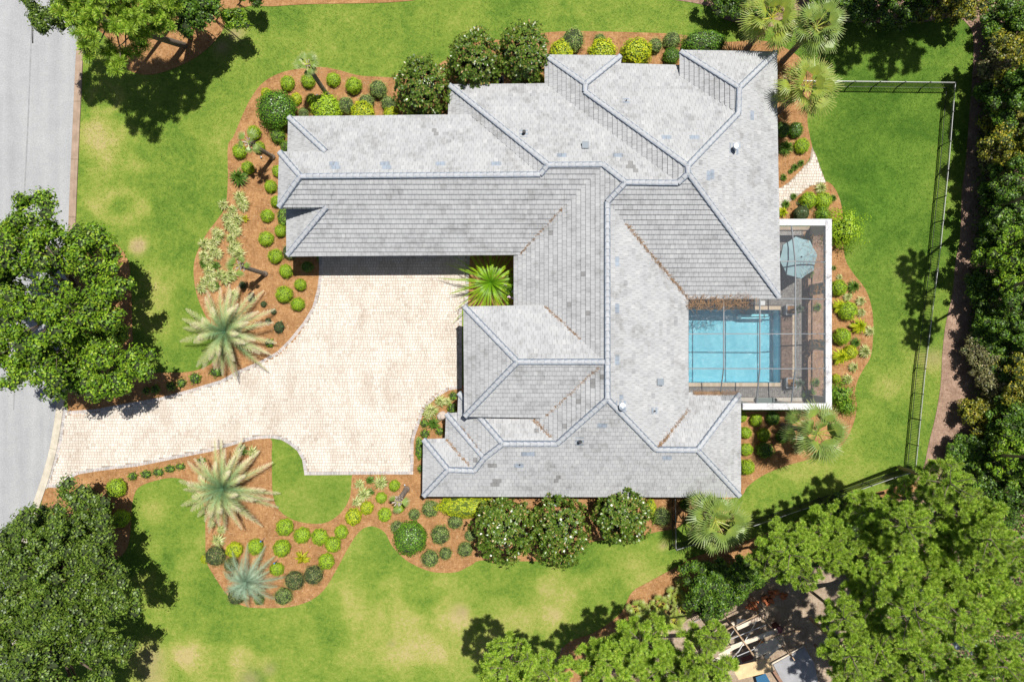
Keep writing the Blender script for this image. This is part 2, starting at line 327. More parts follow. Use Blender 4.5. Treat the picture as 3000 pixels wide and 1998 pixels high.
# ============================================================ DRIVEWAY
DRV = [(186,1192),(200,1203),(280,1197),(357,1183),(469,1163),(558,1139),(647,1112),(696,1085),(759,1058),(812,1029),(847,994),(887,945),(914,900),(929,846),(934,806),(934,742),(1378,742),(1372,900),(1354,905),(1354,1139),(1316,1144),(1276,1168),(1245,1199),(1231,1239),(1218,1275),(1213,1297),(1213,1350),(1211,1390),(892,1392),(890,1378),(885,1347),(870,1320),(847,1302),(825,1289),(796,1284),(745,1288),(696,1301),(625,1322),(536,1340),(402,1367),(290,1380),(232,1390),(207,1401),(194,1416),(178,1430),(128,1428),(140,1398),(158,1343),(171,1296),(180,1230)]
def pt_in(px, py, poly):
    inside = np.zeros(px.shape, bool); n = len(poly); j = n-1
    for i in range(n):
        xi, yi = poly[i]; xj, yj = poly[j]
        c = ((yi > py) != (yj > py)) & (px < (xj-xi)*(py-yi)/(yj-yi+1e-12)+xi); inside ^= c; j = i
    return inside
def dist_poly(px, py, poly):
    d = np.full(px.shape, 1e9); n = len(poly)
    for i in range(n):
        a = np.array(poly[i]); b = np.array(poly[(i+1) % n]); ab = b-a; L = max(ab@ab, 1e-12)
        t = np.clip(((px-a[0])*ab[0]+(py-a[1])*ab[1])/L, 0, 1); d = np.minimum(d, np.hypot(px-a[0]-t*ab[0], py-a[1]-t*ab[1]))
    return d
def pavermat(name, stops, dark=(.62, .56, .50), stain=True):
    m, n, l, b = newmat(name); p = objvec(n); rv = rnd_val(n, l); r = ramp(n, stops); l.new(rv, r.inputs[0])
    fi = noise(n, l, 22, 4, .7, p); f2 = ramp(n, [(.3, (.92,)*3), (.7, (1.06,)*3)]); l.new(fi.outputs[0], f2.inputs[0])
    c = mixc(n, l, 1.0, r.outputs[0], f2.outputs[0], 'MULTIPLY')
    if stain:
        mp = n.new('ShaderNodeMapping'); l.new(p, mp.inputs[0]); mp.inputs['Scale'].default_value = (.55, .33, 1)
        bg = noise(n, l, 1.0, 6, .62, mp.outputs[0], .5); b2 = ramp(n, [(.44, (1, 1, 1)), (.66, dark)]); l.new(bg.outputs[0], b2.inputs[0]); c = mixc(n, l, .5, c, b2.outputs[0], 'MULTIPLY')
    l.new(c, b.inputs['Base Color']); b.inputs['Roughness'].default_value = .8; b.inputs['Specular IOR Level'].default_value = .25
    bump(n, l, b, fi.outputs[0], .3, .006); return m
M_pav = pavermat('cream_pavers', [(.0, (.52, .46, .39)), (.05, (.61, .55, .475)), (.5, (.655, .60, .53)), (.96, (.69, .64, .575)), (1, (.60, .52, .455))])
M_pavb = pavermat('grey_pavers', [(.0, (.36, .35, .35)), (.5, (.46, .44, .43)), (1, (.55, .50, .47))], stain=False)
M_joint = plain('paver_joint_sand', (.30, .245, .19), .95, nscale=1.2, namt=.35)
dw = [W(x, y)[:2] for x, y in DRV]
drv = sheet('driveway', DRV, .016, M_joint, smoothn=0)
def paver_box(mb, cx, cy, w, h, z, a=0.0, bev=.006):
    ca, sa = math.cos(a), math.sin(a)
    def T(x, y, zz): return (cx+x*ca-y*sa, cy+x*sa+y*ca, zz)
    x, y = w/2, h/2; b = [T(-x,-y,z-.03),T(x,-y,z-.03),T(x,y,z-.03),T(-x,y,z-.03)]
    t = [T(-x+bev,-y+bev,z),T(x-bev,-y+bev,z),T(x-bev,y-bev,z),T(-x+bev,y-bev,z)]
    n = len(mb.v); mb.v += b+t
    for f in ([4,5,6,7],[0,1,5,4],[1,2,6,5],[2,3,7,6],[3,0,4,7]): mb.f.append([n+i for i in f]); mb.m.append(0); mb.uv.append([(0,0)]*4)
def lay_field(poly, border, rowh=.205, jw=.014, widths=(.20, .20, .27, .14)):
    xs = [p[0] for p in poly]; ys = [p[1] for p in poly]; out = []
    y = min(ys)
    while y < max(ys):
        x = min(xs) - random.random()*.3
        while x < max(xs):
            w = random.choice(widths); out.append((x+w/2, y+rowh/2, w-jw, rowh-jw)); x += w
        y += rowh
    A = np.array(out); k = pt_in(A[:,0], A[:,1], poly) & (dist_poly(A[:,0], A[:,1], poly) > border); return A[k]
F_ = lay_field(dw, .26)
area_rank = np.argsort(-(F_[:,2]*F_[:,3]) + np.hypot(F_[:,0], F_[:,1]-0)*.0008)
pick = set(area_rank[:300].tolist()); mb = MB(); shared = {}
for i, (x, y, w, h) in enumerate(F_):
    z = .034 + random.uniform(-.003, .003)
    if i in pick:
        k = round(w, 3)
        if k not in shared:
            q = MB(); paver_box(q, 0, 0, w, h, 0); shared[k] = q.mesh('paver', M_pav)
        obj('paver', shared[k], drv, (x, y, z))
    else: paver_box(mb, x, y, w, h, z)
mb.build('paver', M_pav, drv, kind='stuff')
def border(poly, name, mat, parent, inset=.14, lenx=.235, w=.115, z=.038, skip=lambda x, y: False):
    mb = MB(); n = len(poly)
    ar = sum(poly[i][0]*poly[(i+1) % n][1]-poly[(i+1) % n][0]*poly[i][1] for i in range(n)); sg = 1 if ar > 0 else -1
    for i in range(n):
        a = np.array(poly[i]); b = np.array(poly[(i+1) % n]); L = np.hypot(*(b-a)); t = (b-a)/max(L, 1e-6); nn = np.array([-t[1], t[0]])*sg
        k = max(1, int(round(L/.125)))
        for j in range(k):
            c = a + t*(j+.5)*L/k + nn*inset
            if skip(c[0], c[1]): continue
            paver_box(mb, c[0], c[1], L/k-.012, lenx, z+random.uniform(-.002, .002), math.atan2(t[1], t[0]))
    return mb.build(name, mat, parent, kind='stuff')
border(dw, 'border_paver', M_pavb, drv)
def grass():
    n = 330000; px = rng.uniform(-20, 2870, n); py = rng.uniform(-40, 2040, n); X = (px-1500)/40; Y = (999-py)/40; ok = np.ones(n, bool)
    for o in bpy.data.objects:
        if o.name.startswith(('planting_bed', 'forest_floor', 'sandy_ground')):
            p = o.data.polygons[0]; poly = [tuple(o.data.vertices[i].co[:2]) for i in p.vertices]; i_ = pt_in(X, Y, poly); ok &= ~(i_ & (rng.random(n) > .0))
    ok &= ~pt_in(X, Y, dw); ok &= X > np.interp(-Y, -cp[:,1], cp[:,0])+.57; ok &= ~((px > 900) & (px < 2330) & (py > 230) & (py < 1420) & ~((px > 2230) & (py > 1300)))
    px, py, X, Y = px[ok], py[ok], X[ok], Y[ok]; m = len(X); d = lawn_vals(px, py)
    c = np.stack([X, Y, np.zeros(m)], 1); t = unit(np.concatenate([rng.normal(size=(m,2)), np.zeros((m,1))], 1)); b = np.stack([-t[:,1], t[:,0], np.zeros(m)], 1)*rng.uniform(.014,.03,(m,1)); h = rng.uniform(.02,.05,(m,1)); e = t*rng.uniform(.03,.085,(m,1))+np.array([0,0,1])*h
    Q = np.stack([c-b, c+b, c+e+b*.3, c+e-b*.3], 1); me = quads('grass', Q, M_lawn); ca = me.color_attributes.new('dry', 'FLOAT_COLOR', 'POINT'); ca.data.foreach_set('color', np.repeat(np.stack([*d, np.ones(m)], 1), 4, 0).astype(np.float32).ravel()); obj('grass', me, kind='stuff')
grass()
# garden path at the back
PATH = [(2260,642),(2290,610),(2330,580),(2375,545),(2420,536),(2405,498),(2390,455),(2378,430),(2372,470),(2345,500),(2310,535),(2285,552),(2260,575)]
pw = [W(x, y)[:2] for x, y in PATH]; pth = sheet('garden_path', PATH, .036, M_joint, smoothn=0); mb = MB()
for x, y, w, h in lay_field(pw, .07): paver_box(mb, x, y, w, h, .054+random.uniform(-.003, .003))
mb.build('paver', M_pav, pth, kind='stuff')
# ============================================================ THE HOUSE
RV = {
'p6n':(1558,1222,3.93),
'a1':(846,344,3.53),'a2':(846,446,3.50),'a3':(955,446,5.22),'u1':(819,446,5.20),'u2':(817,607,5.15),'u3':(880,517,6.19),
'a4':(957,607,5.16),'a5':(843,607,3.37),'a6':(842,748,3.40),'a7':(1523,746,3.46),'r1b':(1583,512,6.21),'v1':(1381,339,3.53),
'b1':(1316,250,2.68),'b2':(1316,339.5,2.64),'r2a':(1606,484,6.51),'r2b':(1766,483,6.52),'c1':(1833,535,7.28),'c2':(1779,592,6.67),
's3a':(2014,873,3.24),'s3c':(2283,872.5,3.27),'r3b':(1986,537,7.28),'f1':(2014.5,487,7.57),'f2':(2016,509,7.58),'d1':(1598.7,165,2.64),
'vw4':(1598.7,249,2.66),'e1':(1715,247,4.13),'e2':(1714,270,4.14),'d2':(1817.5,165,2.66),'d3':(1817.5,191,2.70),'n4b':(1992,192,2.79),
'g1':(1994,152,3.38),'g2':(2274.6,152.7,3.44),'g3':(2165.6,258,5.28),'h1':(2163,333,5.26),'w6a':(1994,229,3.39),'w3a':(1508.5,748,3.27),
'p1':(1360.7,899,4.48),'p2':(1362,1219.5,4.47),'p3':(1516,1060,6.56),'p4':(1772,1060,6.58),'p5':(1596,897.5,4.44),'p6':(1596.5,1220.5,4.43),
'w3b':(1508.5,898,3.27),'k1':(1779.5,1169,6.68),'k2':(1632,1300,4.89),'k3':(1473,1300,4.88),'k4':(1922,1317,4.63),'k5':(2043,1318,4.62),
'k6':(2167,1153,2.57),'k7':(2167,1453,2.58),'n10a':(2014,1152,2.55),'n10b':(2015,1200,3.17),'e3b':(2013.5,1199,3.22),'q1':(1344,1151,3.06),
'q2':(1343.5,1238,3.02),'q3':(1419,1342,4.21),'q4':(1308,1212,2.63),'q5':(1307,1284,2.61),'q6':(1343.5,1211,2.62),'t1':(1241,1287.5,2.63),
't2':(1313,1376,3.72),'t3':(1390,1379,3.76),'t4':(1241,1453,2.61),'t5':(1308,1286.5,2.62),}
RF = {'N1':'a1 a3 u1 u3 r1b v1','S1':'u2 u3 r1b r2a r2b a7 a6 a4','WL':'a1 a2 a3','WL2':'a4 a5 a6','WU':'u1 u2 u3','W2':'b1 b2 v1 r1b r2a','N2':'b1 r2a r2b c1 r3b vw4','W3':'a7 r2b c1 c2 k1 k2 p6n p6 p4 p5 w3b w3a','S3':'c1 r3b f2 s3c s3a c2','W4':'d1 e1 e2 f1 f2 r3b vw4','N5':'d1 d2 e1','E5':'d2 d3 e2 e1','N4':'e2 d3 n4b w6a h1 f1','W6':'g1 g3 h1 w6a','N6':'g1 g2 g3','E4':'g2 g3 h1 f1 f2 s3c','E3':'c2 s3a e3b k4 k1','N7':'p1 p3 p4 p5','W7':'p1 p2 p3','S7':'p2 p3 p4 p6','S8':'k1 k2 k3 q3 t3 t2 t4 k7 k5 k4','N9':'q1 k3 k2 p6n','W9':'q1 q2 q3 k3','N11':'q4 q6 q2 q3','W11':'q4 q5 t3 q3','N12':'t1 t2 t3 t5','W12':'t1 t2 t4','N10':'n10a k6 k5 k4 n10b','E10':'k6 k5 k7'}
house = tag(empty('house', (0, 4, 0)), 'large pale house with a sprawling grey tiled hip roof in the middle of the garden', 'house')
hl = Vector(house.location)
def hpart(name, mb, mats, parent=None, smooth=False, kind=None):
    o = mb.build(name, mats, parent or house, smooth=smooth, kind=kind)
    if (parent or house) is house: o.location = -hl
    return o
def tilemat(name, tint):
    m, n, l, b = newmat(name); rv = rnd_val(n, l)
    u = n.new('ShaderNodeUVMap'); mp = n.new('ShaderNodeMapping'); l.new(u.outputs[0], mp.inputs[0]); mp.inputs['Scale'].default_value = (10, 1.1, 1)
    st = noise(n, l, 1.0, 4, .65, mp.outputs[0]); p = objvec(n); bg = noise(n, l, .55, 5, .62, p, .4); pa = noise(n, l, 2.1, 4, .6, p)
    r = ramp(n, [(.0, (.325, .328, .338)), (.06, (.375, .380, .390)), (.92, (.408, .414, .423)), (1, (.44, .444, .451))]); l.new(rv, r.inputs[0])
    s2 = ramp(n, [(.26, (.50,)*3), (.43, (.97,)*3), (.8, (1.07,)*3)]); l.new(st.outputs[0], s2.inputs[0])
    c = mixc(n, l, .85, r.outputs[0], s2.outputs[0], 'MULTIPLY')
    ma = n.new('ShaderNodeMath'); ma.operation = 'MULTIPLY'; l.new(bg.outputs[0], ma.inputs[0]); l.new(pa.outputs[0], ma.inputs[1])
    b2 = ramp(n, [(.14, (1.10, 1.10, 1.09)), (.26, (1.0,)*3), (.40, (.72, .715, .70))]); l.new(ma.outputs[0], b2.inputs[0]); c = mixc(n, l, .9, c, b2.outputs[0], 'MULTIPLY')
    c = mixc(n, l, 1.0, c, tint, 'MULTIPLY')
    l.new(c, b.inputs['Base Color']); b.inputs['Roughness'].default_value = .72; b.inputs['Specular IOR Level'].default_value = .3
    bump(n, l, b, st.outputs[0], .25, .008); return m
M_tile = tilemat('roof_tile_grey', (1.0, 1.0, 1.0))
M_tiled = tilemat('roof_tile_dark', (.60, .585, .57)); M_tileb = tilemat('roof_tile_blue', (.70, .80, .93))
M_under = plain('roof_underlay', (.10, .11, .13), .9)
M_cap = plain('ridge_cap', (.395, .41, .43), .75, nscale=4.5, namt=.2)
M_mort = plain('cap_mortar', (.19, .225, .28), .8, nscale=3, namt=.3)
M_wall = plain('stucco_wall', (.62, .58, .50), .85, nscale=1.4, namt=.08)
M_trim = plain('white_trim', (.70, .71, .72), .5); M_gut = plain('grey_gutter', (.36, .40, .46), .45)
M_metal = plain('galvanised_metal', (.42, .47, .52), .35, metal=.6); M_dark = plain('black_rubber', (.02, .02, .024), .6)
M_glass = plain('window_glass', (.03, .05, .06), .06, spec=.8)

RP = {k: Vector(W(*v)) for k, v in RV.items()}
darkpx = [(1712,800),(1666,891),(1729,918),(1761,1104),(1744,1112),(1744,1127),(1649,1252),(1578,1265),(1846,485),(1860,496),(1619,685),(1393,1343),(1441,1363),(1447,1413),(1457,1413),(1442,1363),(1630,1401),(1275,390),(1700,1180)]
bluepx = [(970,487,0),(984,487,0),(1126,487,0),(1140,487,0),(1285,485,0),(1298,485,0),(1444,483,0),(1457,483,0),(1642,458,0),(1656,458,0),(1802,458,0),(1815,458,0),(1952,405,0),(1966,405,0),(2034,405,0),(2048,405,0),
 (2081,505,0),(2081,517,0),(2203,330,0),(2203,344,0),(1808,755,0),(1808,770,0),(1808,900,0),(1808,914,0),(1808,1045,0),(1808,1059,0),(1760,1246,0),(1774,1246,0),(1540,1326,0),(1554,1326,0),(1947,1338,0),(1961,1338,0),(1515,1363,0),(1530,1363,0),(1815,1168,0)]
def proj(p): k = 2000.0/(H-p[2]); return 1500+p[0]*k, 999-p[1]*k
roof = MB(); tiles = []
def sh(subj, clip):
    out = subj
    for i in range(4):
        a, b = clip[i], clip[(i+1) % 4]; inp = out; out = []
        if not inp: break
        def side(p): return (b[0]-a[0])*(p[1]-a[1])-(b[1]-a[1])*(p[0]-a[0])
        s = inp[-1]; ds = side(s)
        for e in inp:
            de = side(e)
            if (de >= 0) != (ds >= 0):
                t = ds/(ds-de); out.append((s[0]+(e[0]-s[0])*t, s[1]+(e[1]-s[1])*t))
            if de >= 0: out.append(e)
            s, ds = e, de
    return out
EXP, TW = .335, .30
for fn, vs in RF.items():
    P = [RP[k] for k in vs.split()]
    sg_ = sum(P[i].x*P[(i+1) % len(P)].y-P[(i+1) % len(P)].x*P[i].y for i in range(len(P))); dz_ = Vector((0,0,-.085)); roof.poly([p+dz_ for p in (P if sg_ > 0 else P[::-1])])
    down = {'N': Vector((0,1,0)), 'S': Vector((0,-1,0)), 'E': Vector((1,0,0)), 'W': Vector((-1,0,0))}[fn[0]]
    c = sum(P, Vector())/len(P)
    # best plane: z = c + g * (along down)
    al = np.array([p.dot(down) for p in P]); zz = np.array([p.z for p in P]); g_, k_ = np.polyfit(al, zz, 1)
    v = (down + Vector((0,0,g_))).normalized(); nrm = Vector((0,0,1)) - down*g_; nrm.normalize(); u = v.cross(nrm).normalized() * -1
    O = Vector((c.x, c.y, k_ + g_*c.dot(down)))
    Q = [((p-O).dot(u), (p-O).dot(v)) for p in P]
    ar = sum(Q[i][0]*Q[(i+1) % len(Q)][1]-Q[(i+1) % len(Q)][0]*Q[i][1] for i in range(len(Q)))
    if ar < 0: Q = Q[::-1]
    vmax = max(q[1] for q in Q)+.05; vmin = min(q[1] for q in Q); u0, u1 = min(q[0] for q in Q), max(q[0] for q in Q)
    row = 0; vb = vmax
    while vb > vmin:
        vt = vb-EXP; x = u0-TW+(row % 2)*TW/2 + random.uniform(-.02, .02)
        while x < u1:
            cell = [(x+.003, vt-.03), (x+TW-.0055, vt-.03), (x+TW-.0055, vb), (x+.003, vb)]
            pl = sh(Q if vb < vmax-.01 else [(q[0], q[1]+.05 if q[1] > vmax-.06 else q[1]) for q in Q], cell)
            if len(pl) >= 3:
                a2 = abs(sum(pl[i][0]*pl[(i+1) % len(pl)][1]-pl[(i+1) % len(pl)][0]*pl[i][1] for i in range(len(pl))))/2
                if a2 > .004:
                    j = random.uniform(-.003, .003)
                    top = []; bot = []
                    for (uu, vv) in pl:
                        hh = .012 + .066*(vv-vt)/EXP + j; q = O+u*uu+v*vv; top.append(q+nrm*hh); bot.append(q-nrm*.01)
                    ctr = sum(top, Vector())/len(top); px, py = proj(ctr)
                    mt = 0
                    for dx, dy in darkpx:
                        if abs(px-dx) < 7 and abs(py-dy) < 7: mt = 1
                    for dx, dy, _ in bluepx:
                        if abs(px-dx) < 7.0 and abs(py-dy) < 7.0: mt = 2
                    tiles.append((a2/(H-ctr.z)**2, top, bot, [(uu, vv) for uu, vv in pl], mt, ctr, a2 > .098))
            x += TW
        vb -= EXP; row += 1
roof_o = hpart('roof', roof, M_under); roof_o.modifiers.new('thickness', 'SOLIDIFY').thickness = .05
def put(mb, t, off=Vector((0,0,0))):
    _, top, bot, uv, mt, ctr, _f = t
    mb.poly([p-off for p in top], mt, uv); n = len(top)
    for i in range(n):
        k = (i+1) % n; mb.poly([bot[i]-off, bot[k]-off, top[k]-off, top[i]-off], 3, [uv[i], uv[k], uv[k], uv[i]])
order = sorted(range(len(tiles)), key=lambda i: -tiles[i][0]-(1 if tiles[i][4] else 0)); pick = set(order[:300]); rest = MB()
M_edge = plain('tile_edge', (.15, .155, .165), .9)
TM = [M_tile, M_tiled, M_tileb, M_edge]
for i, t in enumerate(tiles):
    if i in pick:
        q = MB(); put(q, t, t[5]); q.build('tile', TM, roof_o, t[5])
    else: put(rest, t)
rest.build('tile', TM, roof_o, kind='stuff')
# hip and ridge caps
RIDGES = 'u3-u1 u3-u2 u3-r1b a3-a1 a4-a6 r2a-b1 r2a-r1b r2a-r2b c1-r2b c1-c2 c1-r3b f2-r3b f2-f1 f1-e2 e2-e1 e1-d1 e1-d2 f1-h1 h1-g3 g3-g1 g3-g2 f2-s3c c2-k1 p3-p1 p3-p2 p3-p4 k1-k2 k2-k3 k1-k4 k4-k5 k5-k6 k5-k7 k3-q1 k3-q3 q3-q4 q3-t3 t3-t2 t2-t1 t2-t4'.split()
caps = []
mort = MB()
for e in RIDGES:
    a, b = [RP[k] for k in e.split('-')]; d = b-a; L = d.length; d.normalize()
    up = Vector((0,0,1)); r = d.cross(up).normalized(); uu = r.cross(d).normalized()
    lift = .03
    A = a+uu*lift; Bp = b+uu*lift
    hw = .215; sp = .10
    mort.poly([A+r*hw-uu*sp, A+r*hw*.75+uu*.07, Bp+r*hw*.75+uu*.07, Bp+r*hw-uu*sp]); mort.poly([A-r*hw*.75+uu*.07, A-r*hw-uu*sp, Bp-r*hw-uu*sp, Bp-r*hw*.75+uu*.07]); mort.poly([A+r*hw*.75+uu*.07, A-r*hw*.75+uu*.07, Bp-r*hw*.75+uu*.07, Bp+r*hw*.75+uu*.07])
    n = max(1, int(round(L/.43)))
    for i in range(n):
        s0, s1 = L*i/n-.01, L*(i+1)/n-.022
        q = MB(); rings = []
        o0 = a+d*s0
        for s, rad, lf in ((s0, .150, .035), (s1-.008, .168, .058)):
            ring = []
            for k in range(7):
                an = math.pi*k/6; ring.append(d*(s-s0) + r*(math.cos(an)*rad) + uu*(math.sin(an)*rad*.55+lf))
            rings.append(ring)
        for k in range(6): q.poly([rings[0][k], rings[1][k], rings[1][k+1], rings[0][k+1]])
        q.poly(rings[1]); q.poly(rings[0][::-1])
        caps.append((q, o0))
hpart('cap_mortar', mort, M_mort, roof_o)
caps_rest = MB()
for i, (q, o0) in enumerate(caps):
    if i < 300: q.build('ridge_cap', M_cap, roof_o, o0)
    else:
        n = len(caps_rest.v); caps_rest.v += [tuple(Vector(p)+o0) for p in q.v]; caps_rest.f += [[n+j for j in f] for f in q.f]; caps_rest.m += q.m; caps_rest.uv += q.uv
if caps_rest.v: caps_rest.build('ridge_cap', M_cap, roof_o, kind='stuff')
# eaves: fascia board and gutter lip along every open edge of the roof
from collections import Counter
ec = Counter(); 
for vs in RF.values():
    k = vs.split()
    for i in range(len(k)): ec[frozenset((k[i], k[(i+1) % len(k)]))] += 1
fas = MB(); gut = MB()
EAVES = 'a1-v1:.22 a1-a2:.22 u1-u2:.5 a5-a6:.22 a6-a7:.22 u1-a3:.5 u2-a4:.5 b1-b2:.22 b2-v1:.2 b1-vw4:.22 d1-vw4:.22 d1-d2:.22 d2-d3:.22 d3-n4b:.22 g1-w6a:.22 g1-g2:.22 g2-s3c:.22 s3c-s3a:.22 s3a-e3b:.22 n10a-n10b:.3 n10a-k6:.22 k6-k7:.22 k7-t4:.22 t4-t1:.22 t1-t5:.22 q4-q5:.22 q4-q6:.22 q1-q2:.22 p1-p2:.22 p2-p6:.25 p1-p5:.25 w3a-w3b:.22 w3a-a7:.22'.split()
for e in EAVES:
    k, hgt = e.split(':'); a, b = [RP[x].copy() for x in k.split('-')]; hgt = float(hgt)
    fas.bar(a-Vector((0,0,hgt/2+.01)), b-Vector((0,0,hgt/2+.01)), .035, hgt)
hpart('fascia', fas, M_trim)
# walls: blocks standing inside the eaves
def rect(pa, pb, za, zb, ins=.42, ztop=None):
    a, b = RP[pa], RP[pb]; x0, x1 = sorted((a.x, b.x)); y0, y1 = sorted((a.y, b.y)); return x0+ins, x1-ins, y0+ins, y1-ins
wl_ = MB()
def blk(x0, x1, y0, y1, z): wl_.box(x0, x1, y0, y1, -.04, z)
gx0 = RP['a1'].x+.4; gS = RP['a6'].y+.42; gN = RP['a1'].y-.4
blk(gx0, .6, gS, gN, 3.2); blk(gx0-.02, gx0+3, RP['u2'].y+.3, RP['u1'].y-.3, 4.85)
blk(RP['b1'].x+.4, 17.0, 8.0, RP['b1'].y-.42, 2.45); blk(RP['d1'].x+.4, RP['d2'].x-.4, 10, RP['d1'].y-.42, 2.42)
sE = RP['s3c'].x-.42
blk(RP['g1'].x+.4, sE, 5.0, RP['g1'].y-.42, 3.0); blk(10.5, sE, RP['s3c'].y+.42, 9, 2.9)
blk(RP['w3a'].x+.4, RP['s3a'].x-.42, -6.5, 7.5, 2.95); blk(RP['p1'].x+.35, 2.0, RP['p2'].y+.35, RP['p1'].y-.35, 4.1)
sS = RP['k7'].y+.42
blk(RP['t1'].x+.4, RP['k6'].x-.4, sS, RP['t1'].y-.4, 2.35); blk(RP['q4'].x+.4, 8, sS+1, RP['q4'].y-.4, 2.35); blk(RP['q1'].x+.4, 8, sS+1, RP['q1'].y-.4, 2.8)
blk(10.0, RP['k6'].x-.4, sS+1, RP['k6'].y-.4, 2.3)
hpart('wall', wl_, M_wall)
# three garage doors and the lanterns between them
M_door = plain('garage_door', (.66, .64, .58), .55)
for cx in (-12.0, -8.1, -4.6):
    mb = MB(); w = 2.75
    mb.box(cx-w/2-.1, cx-w/2, gS-.06, gS-.004, 0, 2.45); mb.box(cx+w/2, cx+w/2+.1, gS-.06, gS-.004, 0, 2.45); mb.box(cx-w/2-.1, cx+w/2+.1, gS-.07, gS-.004, 2.45, 2.6)
    d = hpart('garage_door', mb, M_trim)
    for i in range(4):
        q = MB(); q.box(cx-w/2, cx+w/2, gS-.03, gS-.006, .01+i*.61, .01+i*.61+.595)
        for j in range(4): q.box(cx-w/2+.08+j*.67, cx-w/2+.08+j*.67+.58, gS-.042, gS-.03, .09+i*.61, .01+i*.61+.51)
        q.build('panel', M_door, d)
for cx in (-13.75, -10.05, -6.35, -2.9):
    mb = MB(); mb.box(cx-.05, cx+.05, gS-.22, gS-.002, 2.42, 2.46); mb.box(cx-.09, cx+.09, gS-.30, gS-.12, 2.10, 2.42); mb.box(cx-.11, cx+.11, gS-.32, gS-.10, 2.42, 2.47)
    hpart('wall_lantern', mb, M_metal)
# windows and the front door
def window(x, y, ax, w, z0, z1, out):
    f = MB(); gl = MB()
    def bx(mb, u0, u1, v0, v1, d0, d1):
        if ax == 'x': mb.box(x+u0, x+u1, *sorted((y+out*d0, y+out*d1)), v0, v1)
        else: mb.box(*sorted((x+out*d0, x+out*d1)), y+u0, y+u1, v0, v1)
    for u0, u1, v0, v1 in ((-w/2, -w/2+.07, z0, z1), (w/2-.07, w/2, z0, z1), (-w/2+.07, w/2-.07, z0, z0+.07), (-w/2+.07, w/2-.07, z1-.07, z1), (-.025, .025, z0+.07, z1-.07)): bx(f, u0, u1, v0, v1, .003, .06)
    o = hpart('window', f, M_trim); bx(gl, -w/2+.07, w/2-.07, z0+.07, z1-.07, .001, .02); gl.build('pane', M_glass, o)
    s = MB(); bx(s, -w/2-.08, w/2+.08, z0-.08, z0, .003, .12); s.build('sill', M_trim, o)
for x in (-9, -5, 0.5): window(x, gN if x < -4 else RP['b1'].y-.42, 'x', 1.6, .9, 2.1, 1)
window(5.0, RP['d1'].y-.42, 'x', 2.0, .8, 2.1, 1); window(10, RP['b1'].y-.42, 'x', 1.6, .9, 2.1, 1); window(15.5, RP['g1'].y-.42, 'x', 2.4, .8, 2.4, 1)
window(gx0-.02, (RP['u1'].y+RP['u2'].y)/2, 'y', 2.2, .8, 2.4, -1)
for y in (13, 9): window(sE, y, 'y', 1.8, .8, 2.3, 1)
for x in (-3.5, 2, 8, 13): window(x, sS, 'x', 1.7, .8, 2.1, -1)
window(RP['k6'].x-.4, -7.5, 'y', 1.4, .9, 2.0, 1)
px_ = RP['p1'].x+.35; py_ = (RP['p1'].y+RP['p2'].y)/2
mb = MB(); mb.box(px_-.05, px_-.003, py_-1.1, py_+1.1, 0, 2.9); d = hpart('front_door', mb, M_trim)
for s in (-1, 1):
    q = MB(); q.box(px_-.09, px_-.05, py_+s*.52-.48, py_+s*.52+.48, .02, 2.4); q.build('door_leaf', plain('walnut_door', (.10, .05, .025), .4), d)
# things on the roof
def onroof(px, py, face):
    P = [RP[k] for k in RF[face].split()]; down = {'N': Vector((0,1,0)), 'S': Vector((0,-1,0)), 'E': Vector((1,0,0)), 'W': Vector((-1,0,0))}[face[0]]
    al = np.array([p.dot(down) for p in P]); zz = np.array([p.z for p in P]); g_, k_ = np.polyfit(al, zz, 1); z = 4.0
    for _ in range(20):
        p = Vector(W(px, py, z)); z = k_+g_*p.dot(down)
    return Vector(W(px, py, z))+Vector((0,0,.05)), down, g_
def vent_pipe(px, py, face, r, h, mat, flash=True, capm=None):
    p, dn, g_ = onroof(px, py, face); mb = MB()
    mb.tube([p-Vector((0,0,.2)), p+Vector((0,0,h))], [r, r], 14, 0, False); mb.tube([p+Vector((0,0,h)), p+Vector((0,0,h-.12))], [r*.8, r*.8], 14, 1); 
    if capm: mb.tube([p+Vector((0,0,h)), p+Vector((0,0,h+.03)), p+Vector((0,0,h+.06))], [r*1.25, r*1.25, r*.4], 14, 0)
    o = hpart('vent_pipe', mb, [mat, M_dark], roof_o, smooth=False)
    if flash:
        f = MB(); s = r+.17; d = dn*s+Vector((0,0,g_*s)); t = dn.cross(Vector((0,0,1)))*s
        f.poly([p+d+t+Vector((0,0,.012)), p+d-t+Vector((0,0,.012)), p-d-t+Vector((0,0,.012)), p-d+t+Vector((0,0,.012))]); f.poly([p+d+t-Vector((0,0,.05)), p-d+t-Vector((0,0,.05)), p-d+t+Vector((0,0,.012)), p+d+t+Vector((0,0,.012))]); hpart('flashing', f, M_tileb, roof_o)
vent_pipe(1534, 392, 'N1', .10, .42, M_dark) if False else vent_pipe(1535, 392, 'N2', .11, .42, M_dark)
vent_pipe(1834, 297, 'N4', .04, .2, M_dark); vent_pipe(2150, 437, 'E4', .17, .62, M_metal, True, True); vent_pipe(1820, 1190, 'E3', .19, .5, M_metal, True, True)
vent_pipe(1917, 1203, 'E3', .045, .25, M_dark); vent_pipe(1698, 1292, 'S8', .12, .35, M_metal); vent_pipe(1523, 1360, 'S8', .035, .2, M_dark)
for px, py, face in ((1714, 428, 'N2'), (1933, 1118, 'E3')):
    p, dn, g_ = onroof(px, py, face); mb = MB(); mb.box(-.2, .2, -.2, .2, -.1, .2); mb.box(-.225, .225, -.225, .225, .2, .225)
    for k in range(3): mb.box(-.17, .17, -.207, -.2, .0+k*.06, .03+k*.06)
    o = mb.build('box_vent', plain('painted_vent', (.20, .235, .27), .6), roof_o, p)
